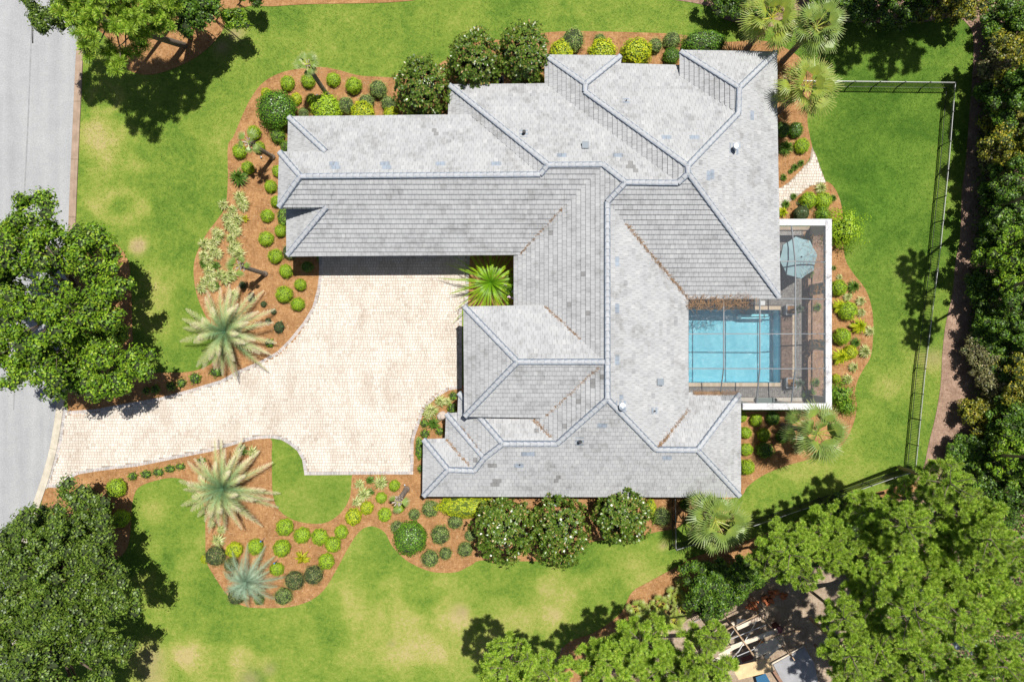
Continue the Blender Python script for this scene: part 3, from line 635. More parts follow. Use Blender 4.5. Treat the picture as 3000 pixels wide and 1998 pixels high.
# pine straw caught in the valleys
M_straw = plain('dry_pine_straw', (.27, .165, .09), .85, nscale=2, namt=.35)
def straw(pts, width, n, label, zoff=.07, L=.22):
    P = np.array([tuple(p) for p in pts]); s = rng.random(n)*(len(P)-1); i = np.minimum(s.astype(int), len(P)-2); f = (s-i)[:,None]
    c = P[i]*(1-f)+P[i+1]*f; off = rng.normal(size=(n, 3))*width*.5; off[:,2] = np.abs(off[:,2])*.15+zoff; c = c+off
    d = unit(np.concatenate([rng.normal(size=(n, 2)), rng.normal(size=(n, 1))*.25], 1)); b = unit(np.cross(d, [0,0,1.]))*.009; d = d*L*rng.uniform(.5, 1.1, (n, 1))/2
    Q = np.stack([c-d-b, c-d+b, c+d+b, c+d-b], 1); return tag(obj('pine_straw', quads('pine_straw', Q, M_straw)), label, 'pine straw', kind='stuff')
def vl(a, b, fa, fb, t0=0, t1=1, z=.0):
    A, B_ = RP[a], RP[b]; return [A.lerp(B_, t0), A.lerp(B_, t1)]
straw(vl('s3a', 'c2', 0, 0, .0, .78), .16, 480, 'brown pine straw in the roof valley running down to the pool corner', .1)
straw(vl('a7', 'r2b', 0, 0, .0, .55), .09, 130, 'thin pine straw in the roof valley above the courtyard fern', .09)
straw(vl('p4', 'p6', 0, 0, .1, 1), .11, 150, 'brown pine straw in the valley on the lower side of the entrance roof', .09)
straw(vl('p5', 'p4', 0, 0, .0, .6), .09, 150, 'thin pine straw in the valley on the upper side of the entrance roof', .09)
straw([RP['p6n']+Vector((-1.6,.05,0)), RP['p6n'], RP['k2'].lerp(RP['p6n'], .25)], .18, 330, 'drift of brown pine straw just below the entrance roof eave', .1)
straw([RP['n10b'], RP['k4'].lerp(RP['n10b'], .35), RP['k4']], .16, 330, 'pine straw in the short valley by the lower pool corner', .1)
straw([RP['q2']+Vector((.2,-.2,.1)), RP['q3']], .10, 110, 'pine straw beside the middle hip of the stepped front corner', .1)
straw([RP['t5'], RP['t3'].lerp(RP['t5'], .15)], .10, 150, 'pine straw in the lowest valley of the stepped front corner', .1)
straw([Vector(W(2033,1151,2.6)), Vector(W(2160,1151,2.6))], .16, 700, 'orange pine straw lying along the gutter at the lower pool corner', .06)
# ============================================================ POOL AND SCREENED TERRACE
def watermat():
    m, n, l, b = newmat('pool_water'); out = n['Material Output']
    tr = n.new('ShaderNodeBsdfTransparent'); tr.inputs[0].default_value = (.80, .965, .985, 1)
    gl = n.new('ShaderNodeBsdfGlossy'); gl.inputs['Roughness'].default_value = .16
    lw = n.new('ShaderNodeFresnel'); lw.inputs[0].default_value = 1.33
    p = objvec(n); nz = noise(n, l, 4.0, 3, .55, p, 1.2); n2 = noise(n, l, 1.3, 2, .5, p, .5)
    bp = n.new('ShaderNodeBump'); bp.inputs['Strength'].default_value = 1.0; bp.inputs['Distance'].default_value = .07; l.new(nz.outputs[0], bp.inputs['Height'])
    l.new(bp.outputs[0], gl.inputs['Normal']); l.new(bp.outputs[0], lw.inputs['Normal'])
    mx = n.new('ShaderNodeMixShader'); l.new(lw.outputs[0], mx.inputs[0]); l.new(tr.outputs[0], mx.inputs[1]); l.new(gl.outputs[0], mx.inputs[2]); l.new(mx.outputs[0], out.inputs[0]); return m
def plaster():
    m, n, l, b = newmat('pool_plaster'); p = objvec(n)
    a = noise(n, l, 1.1, 5, .6, p, .6); r = ramp(n, [(.3, (.19, .49, .60)), (.5, (.265, .585, .69)), (.72, (.35, .67, .76))]); l.new(a.outputs[0], r.inputs[0])
    v = n.new('ShaderNodeTexVoronoi'); v.feature = 'DISTANCE_TO_EDGE'; v.inputs['Scale'].default_value = 2.6
    l.new(r.outputs[0], b.inputs['Base Color']); b.inputs['Roughness'].default_value = .7; return m
M_plas = plaster(); M_tilepool = plain('waterline_tile', (.06, .26, .38), .3, nscale=6, namt=.3)
pool = tag(empty('swimming_pool', ((PX0+PX1)/2, (PY0+PY1)/2, 0)), 'rectangular turquoise swimming pool under the screen roof', 'pool')
def ppart(o): o.location = Vector(o.location)-Vector(pool.location); o.parent = pool; return o
D_ = -1.35; mb = MB()
mb.poly([(PX0,PY0,D_),(PX1,PY0,D_),(PX1,PY1,D_),(PX0,PY1,D_)])
for a, b in (((PX0,PY0),(PX1,PY0)),((PX1,PY0),(PX1,PY1)),((PX1,PY1),(PX0,PY1)),((PX0,PY1),(PX0,PY0))): mb.poly([(*a,D_),(*b,D_),(*b,-.28),(*a,-.28)])
ppart(mb.build('basin', M_plas))
mb = MB(); mb.box(W(2177,0)[0], W(2258,0)[0], PY1-.62, PY1-.3, D_+.002, -.45); mb.box(PX0+.02, PX0+.7, PY1-.9, PY1-.03, D_+.002, -.5); ppart(mb.build('step', plain('pale_step', (.42,.76,.82), .6)))
mb = MB()
for a, b in (((PX0,PY0),(PX1,PY0)),((PX1,PY0),(PX1,PY1)),((PX1,PY1),(PX0,PY1)),((PX0,PY1),(PX0,PY0))): mb.poly([(*a,-.28),(*b,-.28),(*b,.07),(*a,.07)])
ppart(mb.build('waterline', M_tilepool))
mb = MB(); mb.poly([(PX0+.004,PY0+.004,-.07),(PX1-.004,PY0+.004,-.07),(PX1-.004,PY1-.004,-.07),(PX0+.004,PY1-.004,-.07)]); ppart(mb.build('water', watermat()))
M_cop = pavermat('tan_coping', [(0,(.56,.44,.30)),(.5,(.66,.53,.38)),(1,(.72,.58,.44))], stain=False)
for x0, x1, y0, y1, ax in ((PX0, PX1+.02, PY0-.27, PY0, 0), (PX0, PX1+.02, PY1, PY1+.27, 0), (PX0-.27, PX0, PY0-.27, PY1+.27, 1)):
    L = (x1-x0) if ax == 0 else (y1-y0); k = int(L/.21)
    for i in range(k):
        q = MB(); s0 = i*L/k+.004; s1 = (i+1)*L/k-.004
        if ax == 0: q.box(x0+s0, x0+s1, y0, y1, .0, .085)
        else: q.box(x0, x1, y0+s0, y0+s1, .0, .085)
        ppart(q.build('coping_stone', M_cop))
# terrace deck: herringbone pavers
M_deck = pavermat('grey_deck_paver', [(0,(.20,.19,.18)),(.5,(.27,.255,.24)),(1,(.35,.325,.295))], dark=(.8,.78,.75))
M_deckj = plain('deck_joint', (.17,.15,.13), .95); M_cream = plain('cream_band', (.58,.53,.46), .8, nscale=2, namt=.12)
dk = MB(); X0, X1, Y0, Y1 = W(1960,0)[0], W(2352,0)[0], W(0,1182)[1], W(0,668)[1]
for x0,x1,y0,y1 in ((X0,PX0-.27,Y0,Y1),(PX1+.02,X1,Y0,Y1),(PX0-.27,PX1+.02,Y0,PY0-.27),(PX0-.27,PX1+.02,PY1+.27,Y1)): dk.box(x0,x1,y0,y1,-.03,.042)
deck = dk.build('terrace', M_deckj, kind='structure'); mb = MB(); bl, bw = .21, .105
for i in range(-90, 260):
    for j in range(-20, 90):
        # herringbone at 45 degrees
        for (ux, uy, a) in ((i*bw+ j*2*bw, i*bw, 0), (i*bw+j*2*bw+bw*1.5, i*bw+bw*.5-bw, 1)):
            cx, cy = (ux-uy)*.7071, (ux+uy)*.7071
            x, y = X0-2+cx*1.0, Y0-1+cy
            if not (X0+.1 < x < X1-.1 and Y0+.5 < y < Y1-.1): continue
            if PX0-.42 < x < PX1+.12 and PY0-.42 < y < PY1+.42: continue
            paver_box(mb, x, y, bl-.012, bw-.012, .05+random.uniform(-.002,.002), math.pi/4+(math.pi/2 if a else 0), .004)
mb.build('deck_paver', M_deck, deck, kind='stuff')
for i in range(14):
    q = MB(); x0 = W(2150,0)[0]+i*.36; q.box(x0+.004, x0+.356, Y0+.02, Y0+.44, .0, .075)
    if x0+.36 < X1: q.build('edge_slab', M_cream, deck)
for i in range(20):
    q = MB(); y0 = W(0,1112)[1]+i*.25; q.box(W(2320.5,0)[0], W(2328,0)[0], y0+.004, y0+.246, .0, .08); q.build('edge_slab', M_cop, deck)
# bed soil between deck and wall
mb = MB(); mb.box(X1+.003, W(2432,0)[0], Y0, Y1, -.04, .03); mb.build('planting_bed', M_mulch2, kind='structure')

# screen enclosure: white capped wall with openings, aluminium beams, mesh
M_cap2 = None
def capmat():
    m, n, l, b = newmat('weathered_white_cap'); p = objvec(n); a = noise(n, l, 5, 6, .75, p, .8); c = noise(n, l, 1.2, 3, .5, p)
    mx = mixc(n, l, .4, a.outputs[0], c.outputs[0]); r = ramp(n, [(.36, (.24,.24,.255)), (.47, (.50,.50,.515)), (.6, (.68,.68,.69))]); l.new(mx, r.inputs[0]); l.new(r.outputs[0], b.inputs['Base Color']); b.inputs['Roughness'].default_value = .7; return m
M_cap2 = capmat(); M_alu = plain('grey_aluminium', (.17,.185,.20), .45)
def screenmat():
    m, n, l, b = newmat('insect_screen'); b.inputs['Base Color'].default_value = (.13,.14,.16,1); b.inputs['Roughness'].default_value = .8
    t = n.new('ShaderNodeBsdfTransparent'); mx = n.new('ShaderNodeMixShader'); mx.inputs[0].default_value = .28
    l.new(t.outputs[0], mx.inputs[1]); l.new(b.outputs[0], mx.inputs[2]); l.new(mx.outputs[0], n['Material Output'].inputs[0]); return m
M_scr = screenmat()
ZW = 2.75; enc = tag(empty('pool_enclosure', (W(2430,0)[0]*.94, 0, 0)), 'screened pool enclosure with a wide white capped wall around the terrace', 'pool enclosure')
def epart(o): o.location = Vector(o.location)-Vector(enc.location); o.parent = enc; return o
XO, XI = W(2437,0,ZW)[0], W(2419,0,ZW)[0]; YTo, YTi = W(0,642,ZW)[1], W(0,661,ZW)[1]; YBo, YBi = W(0,1200,ZW)[1], W(0,1181,ZW)[1]
XL = W(2176,0,ZW)[0]; XH = RP['s3c'].x-.3
for nm, (x0,x1,y0,y1) in (('wall_cap',(XI,XO,YBo,YTo)),('wall_cap',(XH,XI-.003,YTi,YTo)),('wall_cap',(XL,XI-.003,YBo,YBi))):
    mb = MB(); mb.box(x0,x1,y0,y1,ZW-.09,ZW); mb.box(x0+.04,x1-.04,y0+.04,y1-.04,ZW-.42,ZW-.093); epart(mb.build(nm, M_cap2))
cols = [(XI+.06, XO-.06, y-.38, y+.38) for y in (YBo+.45, W(0,1010)[1], W(0,850)[1], YTo-.45)] + [(x-.3, x+.3, YTi+.06, YTo-.06) for x in (XH+.5,)] + [(x-.3, x+.3, YBo+.06, YBi-.06) for x in (XL+.5, XL+3.4)]
for c in cols:
    mb = MB(); mb.box(*c, -.04, ZW-.424); epart(mb.build('column', M_wall))
M_stonew = plain('tan_knee_wall', (.34,.27,.20), .85, nscale=3, namt=.2)
for (x0,x1,y0,y1) in ((XI+.1,XO-.1,YBo+.06,YTo-.06),(XL+.06,XI,YBo+.1,YBi-.1),(XH,XI,YTi+.1,YTo-.1)):
    mb = MB(); mb.box(x0+.12 if x1-x0 < 1 else x0,x1-.12 if x1-x0 < 1 else x1,y0,y1,-.04,.22); epart(mb.build('knee_wall', M_stonew))
ZT = 3.38; YB = W(0,1080,ZT)[1]; YT = W(0,766,ZT)[1]; bx = [W(2120,0,ZT)[0], W(2226,0,ZT)[0], W(2330,0,ZT)[0]]
XE = W(2014,0,3.2)[0]
ZE = 2.85
def beam(a, b, w=.062, h=.11): mb = MB(); mb.bar(a, b, w, h); epart(mb.build('beam', M_alu))
ytop = {0: W(0,875,3.3)[1], 1: W(0,875,3.3)[1], 2: YT}
for i, x in enumerate(bx):
    yb = W(0,1146,2.6)[1] if i == 0 else YBi+.05
    beam((x, YB, ZT), (x, ytop[i], ZT)); beam((x, yb, ZW-.02), (x, YB, ZT))
beam((bx[2], YT, ZT), (bx[2], YTi, ZW-.02))
ys = [YB, W(0,978,ZT)[1], W(0,875,ZT)[1], YT]
for k, y in enumerate(ys):
    x0 = XE if k < 2 else RP['s3c'].x+.02; beam((x0, y, ZT-.13), (bx[2], y, ZT-.005)) if k < 2 else beam((x0, y, ZT-.005), (bx[2], y, ZT-.005)); beam((bx[2], y, ZT-.005), (XI, y, ZW+.0))
beam((RP['s3c'].x+.02, W(0,875,ZT)[1], ZT), (XE, W(0,874,3.2)[1], 3.16))
def panel(pts): mb = MB(); mb.poly(pts); epart(mb.build('screen_panel', M_scr))
xs_ = [XE]+bx; e = .03; zs = ZT+.07
for k in range(2):
    for i in range(3): panel([(xs_[i]+e, ys[k]+e, zs-(.1 if i == 0 else 0)), (xs_[i+1]-e, ys[k]+e, zs), (xs_[i+1]-e, ys[k+1]-e, zs), (xs_[i]+e, ys[k+1]-e, zs-(.1 if i == 0 else 0))])
panel([(RP['s3c'].x+.05, ys[2]+e, zs), (bx[2]-e, ys[2]+e, zs), (bx[2]-e, ys[3]-e, zs), (RP['s3c'].x+.05, ys[3]-e, zs)])
for k in range(3): panel([(bx[2]+e, ys[k]+e, zs), (XI-.01, ys[k]+e, ZW+.05), (XI-.01, ys[k+1]-e, ZW+.05), (bx[2]+e, ys[k+1]-e, zs)])
panel([(RP['s3c'].x+.05, ys[3]+e, zs), (bx[2]-e, ys[3]+e, zs), (bx[2]-e, YTi, ZW+.05), (RP['s3c'].x+.05, YTi, ZW+.05)]); panel([(bx[2]+e, ys[3]+e, zs), (XI-.01, ys[3]+e, ZW+.05), (XI-.01, YTi, ZW+.05), (bx[2]+e, YTi, ZW+.05)])
for i in range(3):
    x0 = xs_[i]; yb = W(0,1146,2.6)[1] if i == 0 else YBi
    panel([(x0+e, yb, ZW+.05), (xs_[i+1]-e, yb, ZW+.05), (xs_[i+1]-e, ys[0]-e, zs), (x0+e, ys[0]-e, zs)])
panel([(bx[2]+e, YBi, ZW+.05), (XI-.01, YBi, ZW+.05), (XI-.01, ys[0]-e, ZW+.05), (bx[2]+e, ys[0]-e, zs)])
straw([Vector(W(2017,890,3.2)), Vector(W(2110,886,3.2)), Vector(W(2195,884,3.3))], .55, 520, 'brown pine straw scattered on the screen below the pool roof eave', .25, .3)
straw([Vector(W(2395,1130,2.9)), Vector(W(2380,1000,2.95)), Vector(W(2390,850,2.95)), Vector(W(2385,700,2.9))], .9, 420, 'loose pine straw scattered over the right side of the terrace screen', .06, .3)

# parasol
ux, uy, _ = W(2339.5, 755, 2.35); par = tag(empty('parasol', (ux, uy, .05)), 'octagonal pale teal parasol opened over the terrace', 'parasol')
M_canvas = plain('teal_canvas', (.37,.55,.58), .85, nscale=3, namt=.08); mb = MB(); R = 1.40; a0 = math.radians(90+8)
rim = [(R*math.cos(a0-k*math.pi/4)*.95, R*math.sin(a0-k*math.pi/4)*1.06, 2.28) for k in range(8)]; top = (0, 0, 2.78)
for k in range(8):
    p, q = rim[k], rim[(k+1) % 8]; m_ = ((p[0]+q[0])/2*.5, (p[1]+q[1])/2*.5, 2.49)
    mid = ((p[0]+q[0])/2*.98, (p[1]+q[1])/2*.98, 2.27)
    mb.poly([top, p, mid]); mb.poly([top, mid, q]); mb.poly([p, (p[0], p[1], p[2]-.14), (mid[0], mid[1], 2.13), mid]); mb.poly([mid, (mid[0], mid[1], 2.13), (q[0], q[1], q[2]-.14), q])
mb.build('canopy', M_canvas, par)
mb = MB(); mb.tube([(0,0,-.05),(0,0,2.8)], [.025,.025], 8); mb.build('pole', M_alu, par); mb = MB(); mb.tube([(0,0,2.78),(0,0,2.84),(0,0,2.88)], [.05,.05,.01], 8); mb.build('finial', M_dark, par)
for k in range(8): mb = MB(); mb.bar((0,0,2.74), (rim[k][0]*.97, rim[k][1]*.97, 2.25), .02, .02); mb.build('rib', M_alu, par)
mb = MB(); mb.tube([(0,0,0),(0,0,.08),(0,0,.1)], [.28,.28,.06], 16); mb.build('base', M_dark, par)
# slatted cover beside the pool
bx0, bx1 = W(2287.5,0)[0], W(2319,0)[0]; by0, by1 = W(0,1107)[1], W(0,927)[1]
sb = tag(empty('slatted_cover', ((bx0+bx1)/2, (by0+by1)/2, .05)), 'long brown slatted cover lying along the right edge of the pool', 'slatted cover')
M_slat = plain('brown_slat', (.33,.225,.165), .8, nscale=5, namt=.35); k = 16
for i in range(k):
    q = MB(); w = (bx1-bx0)/k; q.box(-(bx1-bx0)/2+i*w, -(bx1-bx0)/2+i*w+w*.62, -(by1-by0)/2, (by1-by0)/2, .03, .09+random.uniform(-.008,.008)); q.build('slat', M_slat, sb)
for yy in (-2, 0, 2): q = MB(); q.box(-(bx1-bx0)/2, (bx1-bx0)/2, yy-.04, yy+.04, -.02, .028); q.build('crossbar', M_dark, sb)
# pedestal planters with spiky plants (plants are added below), skimmer lids, bench and pot
M_stone = plain('grey_stone', (.36,.36,.37), .8, nscale=4, namt=.2)
for (px, py, lab) in ((2313,908,'grey square pedestal planter at the upper right pool corner'),(2314,1121,'grey square pedestal planter at the lower right pool corner')):
    x, y, _ = W(px, py, .3); mb = MB(); mb.box(-.33,.33,-.33,.33,0,.5); mb.box(-.38,.38,-.38,.38,.5,.58); mb.box(-.28,.28,-.28,.28,.58,.6,1)
    tag(mb.build('planter', [M_stone, M_mulch], None, (x, y, .05)), lab, 'planter')
mb = MB(); mb.tube([(0,0,0),(0,0,.02)], [.13,.13], 16); tag(mb.build('skimmer_lid', M_trim, None, (*W(2203.6,888)[:2], .051)), 'round white skimmer lid on the terrace above the pool', 'skimmer lid')
mb = MB(); mb.box(-.16,.16,-.16,.16,0,.02); mb.box(-.05,.05,-.02,.02,.02,.03); tag(mb.build('access_cover', M_trim, None, (*W(2234,888)[:2], .051)), 'square white access cover beside the round skimmer lid', 'access cover')
be = tag(empty('garden_bench', (*W(2236,1171)[:2], .06)), 'low green grey bench against the lower terrace wall', 'bench')
M_bn = plain('green_grey_paint', (.20,.25,.23), .6)
for i in range(4): q = MB(); q.box(-.65,.65,-.2+i*.1,-.2+i*.1+.085,.42,.45); q.build('seat_slat', M_bn, be)
for sx in (-1,1):
    for sy in (-1,1): q = MB(); q.box(sx*.58-.03,sx*.58+.03,sy*.15-.03,sy*.15+.03,0,.42); q.build('leg', M_bn, be)
mb = MB(); mb.tube([(0,0,0),(0,0,.3),(0,0,.34),(0,0,.34),(0,0,.26)], [.12,.19,.2,.16,.15], 14); tag(mb.build('plant_pot', plain('brown_glaze', (.10,.075,.055), .3), None, (*W(2264,1172)[:2], .06)), 'dark brown pot at the end of the green grey bench', 'pot')
# ============================================================ PLANTS: materials
G_lime = leafmat('lime_leaf', [(0,(.12,.215,.012)),(.35,(.20,.32,.014)),(.75,(.28,.40,.016)),(1,(.36,.45,.03))], trans=.3, gain=1.55)
G_yel = leafmat('yellow_green_leaf', [(0,(.18,.26,.012)),(.4,(.30,.37,.014)),(.8,(.41,.44,.016)),(1,(.50,.46,.02))], trans=.3, gain=1.55)
G_olive = leafmat('olive_leaf', [(0,(.07,.11,.025)),(.5,(.125,.185,.04)),(.85,(.18,.24,.06)),(1,(.20,.13,.09))], trans=.22, gain=2.4)
G_plum = leafmat('plum_olive_leaf', [(0,(.05,.06,.022)),(.45,(.095,.12,.035)),(.75,(.14,.17,.05)),(.9,(.16,.085,.06)),(1,(.25,.28,.05))], trans=.2, gain=2.3)
G_dark = leafmat('dark_green_leaf', [(0,(.03,.075,.008)),(.5,(.06,.145,.010)),(.85,(.10,.21,.012)),(1,(.17,.27,.03))], rough=.35, trans=.22, spec=.5, gain=1.7)
G_mid = leafmat('mid_green_leaf', [(0,(.055,.125,.010)),(.5,(.10,.20,.014)),(.85,(.16,.28,.02)),(1,(.25,.33,.03))], trans=.28, gain=1.7)
G_oak = leafmat('oak_leaf', [(0,(.038,.085,.006)),(.4,(.075,.15,.009)),(.8,(.13,.215,.011)),(1,(.20,.265,.02))], rough=.45, trans=.15, spec=.28, clump=.3, gain=1.6)
G_oak2 = leafmat('grey_green_oak_leaf', [(0,(.032,.065,.008)),(.4,(.062,.11,.011)),(.8,(.10,.16,.016)),(1,(.16,.21,.04))], rough=.42, trans=.12, spec=.4, clump=.25, gain=1.4)
G_mag = leafmat('magnolia_leaf', [(0,(.030,.062,.007)),(.45,(.062,.115,.010)),(.8,(.115,.175,.018)),(.95,(.17,.16,.04)),(1,(.30,.17,.07))], rough=.34, trans=.10, spec=.5, gain=1.4)
G_pine = leafmat('pine_needle', [(0,(.075,.15,.010)),(.5,(.15,.245,.018)),(.9,(.24,.33,.032)),(1,(.34,.35,.06))], rough=.5, trans=.10, clump=.25, gain=1.7)
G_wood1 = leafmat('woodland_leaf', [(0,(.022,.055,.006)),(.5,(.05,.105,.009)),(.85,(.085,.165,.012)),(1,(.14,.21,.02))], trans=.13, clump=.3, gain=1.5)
G_wood2 = leafmat('yellow_woodland_leaf', [(0,(.06,.075,.008)),(.5,(.14,.15,.012)),(.85,(.24,.23,.016)),(1,(.36,.27,.03))], trans=.13, clump=.3, gain=1.35)
G_wood3 = leafmat('brown_twig_leaf', [(0,(.07,.06,.03)),(.5,(.13,.13,.05)),(.85,(.20,.20,.07)),(1,(.33,.26,.15))], trans=.2, clump=.25, gain=1.4)
G_sabal = leafmat('fan_palm_leaf', [(0,(.1,.15,.03)),(1,(.2,.25,.06))], rough=.42, trans=.25, spec=.5, uvramp=[(0,(.46,.50,.09)),(.25,(.25,.34,.06)),(.7,(.20,.30,.07)),(1,(.42,.46,.18))])
G_sabal2 = leafmat('golden_fan_palm_leaf', [(0,(.1,.15,.03)),(1,(.2,.25,.06))], rough=.42, trans=.28, spec=.5, uvramp=[(0,(.60,.57,.08)),(.25,(.36,.43,.06)),(.7,(.27,.36,.07)),(1,(.56,.52,.17))])
G_date = leafmat('date_palm_leaf', [(0,(.1,.15,.03)),(1,(.2,.25,.06))], rough=.55, trans=.08, uvramp=[(0,(.085,.19,.10)),(.3,(.20,.30,.12)),(.55,(.40,.44,.17)),(.78,(.68,.58,.38)),(1,(.82,.69,.60))])
G_pindo = leafmat('pindo_palm_leaf', [(0,(.1,.15,.03)),(1,(.2,.25,.06))], rough=.5, trans=.2, uvramp=[(0,(.19,.29,.20)),(.5,(.31,.42,.28)),(.85,(.43,.49,.29)),(1,(.55,.54,.32))])
G_fern = leafmat('fern_leaf', [(0,(.1,.2,.01)),(1,(.2,.3,.02))], trans=.32, uvramp=[(0,(.12,.30,.010)),(.4,(.24,.46,.014)),(.8,(.42,.58,.02)),(1,(.58,.56,.05))])
G_var = leafmat('variegated_blade', [(0,(.12,.20,.03)),(.3,(.28,.36,.09)),(.6,(.50,.52,.20)),(.9,(.66,.64,.34)),(1,(.72,.58,.34))], trans=.25, gain=1.2)
G_strap = leafmat('green_strap_blade', [(0,(.035,.09,.01)),(.5,(.075,.165,.018)),(.9,(.14,.24,.03)),(1,(.28,.32,.10))], trans=.25, gain=1.3)
G_coon = leafmat('yellow_coontie_leaf', [(0,(.24,.28,.012)),(.5,(.42,.43,.015)),(1,(.58,.50,.03))], trans=.3)
G_rose = leafmat('rose_leaf', [(0,(.025,.055,.025)),(.6,(.06,.115,.05)),(1,(.12,.10,.05))], rough=.35, trans=.15, gain=1.6)
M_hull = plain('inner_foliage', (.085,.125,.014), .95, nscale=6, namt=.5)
M_hulld = plain('inner_twigs', (.035,.052,.014), .95, nscale=6, namt=.5)  # dark fill inside shrubs and crowns; the tree spray cores block light
M_bark = plain('grey_brown_bark', (.155,.115,.085), .9, nscale=5, namt=.4)
M_pbark = plain('pine_branch_bark', (.20,.155,.12), .9, nscale=5, namt=.3)
M_palmbark = plain('palm_trunk_bark', (.22,.18,.15), .9, nscale=8, namt=.35)
M_boot = plain('cut_palm_boots', (.50,.43,.36), .85, nscale=8, namt=.35)
M_white = plain('white_petal', (.82,.80,.72), .5); M_pink = plain('pink_petal', (.72,.50,.66), .5); M_red = plain('red_petal', (.42,.03,.02), .5); M_tan = plain('tan_seed_cone', (.62,.44,.28), .6)
M_dry = leafmat('dry_fruit_stalk', [(0,(.42,.28,.10)),(.6,(.58,.42,.17)),(1,(.68,.55,.30))], trans=.2)

# ------------------------------------------------------------ shrubs
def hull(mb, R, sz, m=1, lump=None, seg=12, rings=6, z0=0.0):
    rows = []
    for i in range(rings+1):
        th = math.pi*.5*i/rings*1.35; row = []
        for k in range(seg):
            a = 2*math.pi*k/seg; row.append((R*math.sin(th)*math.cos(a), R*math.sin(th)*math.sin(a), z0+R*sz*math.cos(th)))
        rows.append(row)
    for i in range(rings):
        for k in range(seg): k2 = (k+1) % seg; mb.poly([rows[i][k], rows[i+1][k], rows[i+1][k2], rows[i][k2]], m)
def shrub_mesh(name, n, leaf, mats, sz=.85, rough=.06, spread=.10, squash=(1,1), hl_=.87):
    """unit-radius mound whose centre sits .62 above the ground (in radii)"""
    d = rdir(n*2); d = d[d[:,2] > -.75][:n]; k = len(d)
    ph = rng.uniform(0, 6.28, 6)
    lump = 1 + 1.5*rough*(np.sin(d[:,0]*7+ph[0])*np.sin(d[:,1]*7+ph[1]) + .7*np.sin(d[:,2]*9+ph[2]+d[:,0]*5))
    r = lump*(1-np.abs(rng.normal(size=k))*spread)
    c = d*r[:,None]*np.array([1,1,sz]) + np.array([0,0,.62])
    P = leaves(c, d+np.array([0,0,.25]), leaf, leaf*.62, .45)
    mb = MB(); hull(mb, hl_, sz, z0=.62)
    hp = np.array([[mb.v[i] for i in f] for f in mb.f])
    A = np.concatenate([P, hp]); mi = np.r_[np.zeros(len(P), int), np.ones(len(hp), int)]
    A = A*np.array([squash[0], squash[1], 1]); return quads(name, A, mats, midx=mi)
def variants(name, k, *a, **kw): return [shrub_mesh(name, *a, **kw) for _ in range(k)]
SH = {
 'lime': variants('clipped_shrub', 3, 2000, .125, [G_lime, M_hull]),
 'yel': variants('clipped_shrub', 2, 2000, .13, [G_yel, M_hull]),
 'olive': variants('olive_shrub', 3, 2300, .085, [G_olive, M_hulld], rough=.09, spread=.14),
 'plum': variants('plum_shrub', 2, 2400, .08, [G_plum, M_hulld], rough=.11, spread=.16),
 'dark': variants('dark_shrub', 3, 1700, .11, [G_dark, M_hulld], rough=.06),
 'bigdark': variants('large_round_shrub', 2, 4200, .085, [G_dark, M_hulld], rough=.05, sz=.8),
 'mid': variants('green_shrub', 3, 1300, .14, [G_mid, M_hulld], rough=.1, spread=.14),
 'loose': variants('loose_shrub', 2, 3000, .11, [G_mid, M_hulld], rough=.26, spread=.34, hl_=.5),
 'loosey': variants('loose_shrub', 1, 4200, .085, [G_lime, M_hulld], rough=.24, spread=.36, hl_=.5),
 'hedge': variants('hedge', 2, 4200, .075, [G_dark, M_hulld], rough=.07),
 'yhedge': variants('hedge', 2, 5200, .075, [G_yel, M_hull], rough=.08),
 'low': variants('low_shrub', 2, 420, .26, [G_mid, M_hulld], rough=.25, spread=.2, sz=.7),
 'rose': variants('rose_bush', 2, 260, .24, [G_rose, M_hulld], rough=.35, spread=.5, sz=.8),
}
SNAME = dict(lime='clipped_shrub', yel='clipped_shrub', olive='olive_shrub', plum='plum_shrub', dark='dark_shrub', bigdark='large_round_shrub', mid='green_shrub', loose='loose_shrub', loosey='loose_shrub', hedge='hedge', yhedge='hedge', low='low_shrub', rose='rose_bush')
SCAT = dict(hedge='hedge', yhedge='hedge', rose='rose bush')
SGRP = dict(lime='clipped lime shrubs in the beds', yel='clipped yellow green shrubs in the beds', olive='olive shrubs in the beds', plum='plum tinged shrubs in the beds', dark='dark green shrubs in the beds', bigdark='large dark round shrubs', mid='green shrubs in the beds', low='low shrubs along the driveway edges', rose='rose bushes', loose='loose green shrubs by the terrace', loosey='loose green shrubs by the terrace')
cnt = {}
def shrub(kind, px, py, r, label, ry=None, hz=1.0, z=0.03):
    R = r/40.0*.96; Ry = (ry or r)/40.0*.96; Rm = min(R, Ry); zc = Rm*.62*hz
    x, y, _ = W(px, py, zc+Rm*.25); i = cnt.get(kind, 0); cnt[kind] = i+1
    R *= (H-zc)/H; Ry *= (H-zc)/H
    o = obj(SNAME[kind], SH[kind][i % len(SH[kind])], None, (x, y, z-.02))
    o.scale = (R*random.uniform(.93, 1.08), Ry*random.uniform(.93, 1.08), Rm*hz*random.uniform(.85, 1.12)); o.rotation_euler = (0, 0, random.uniform(0, 6.28) if ry is None else 0)
    tag(o, label, SCAT.get(kind, 'shrub'), SGRP.get(kind)); return o
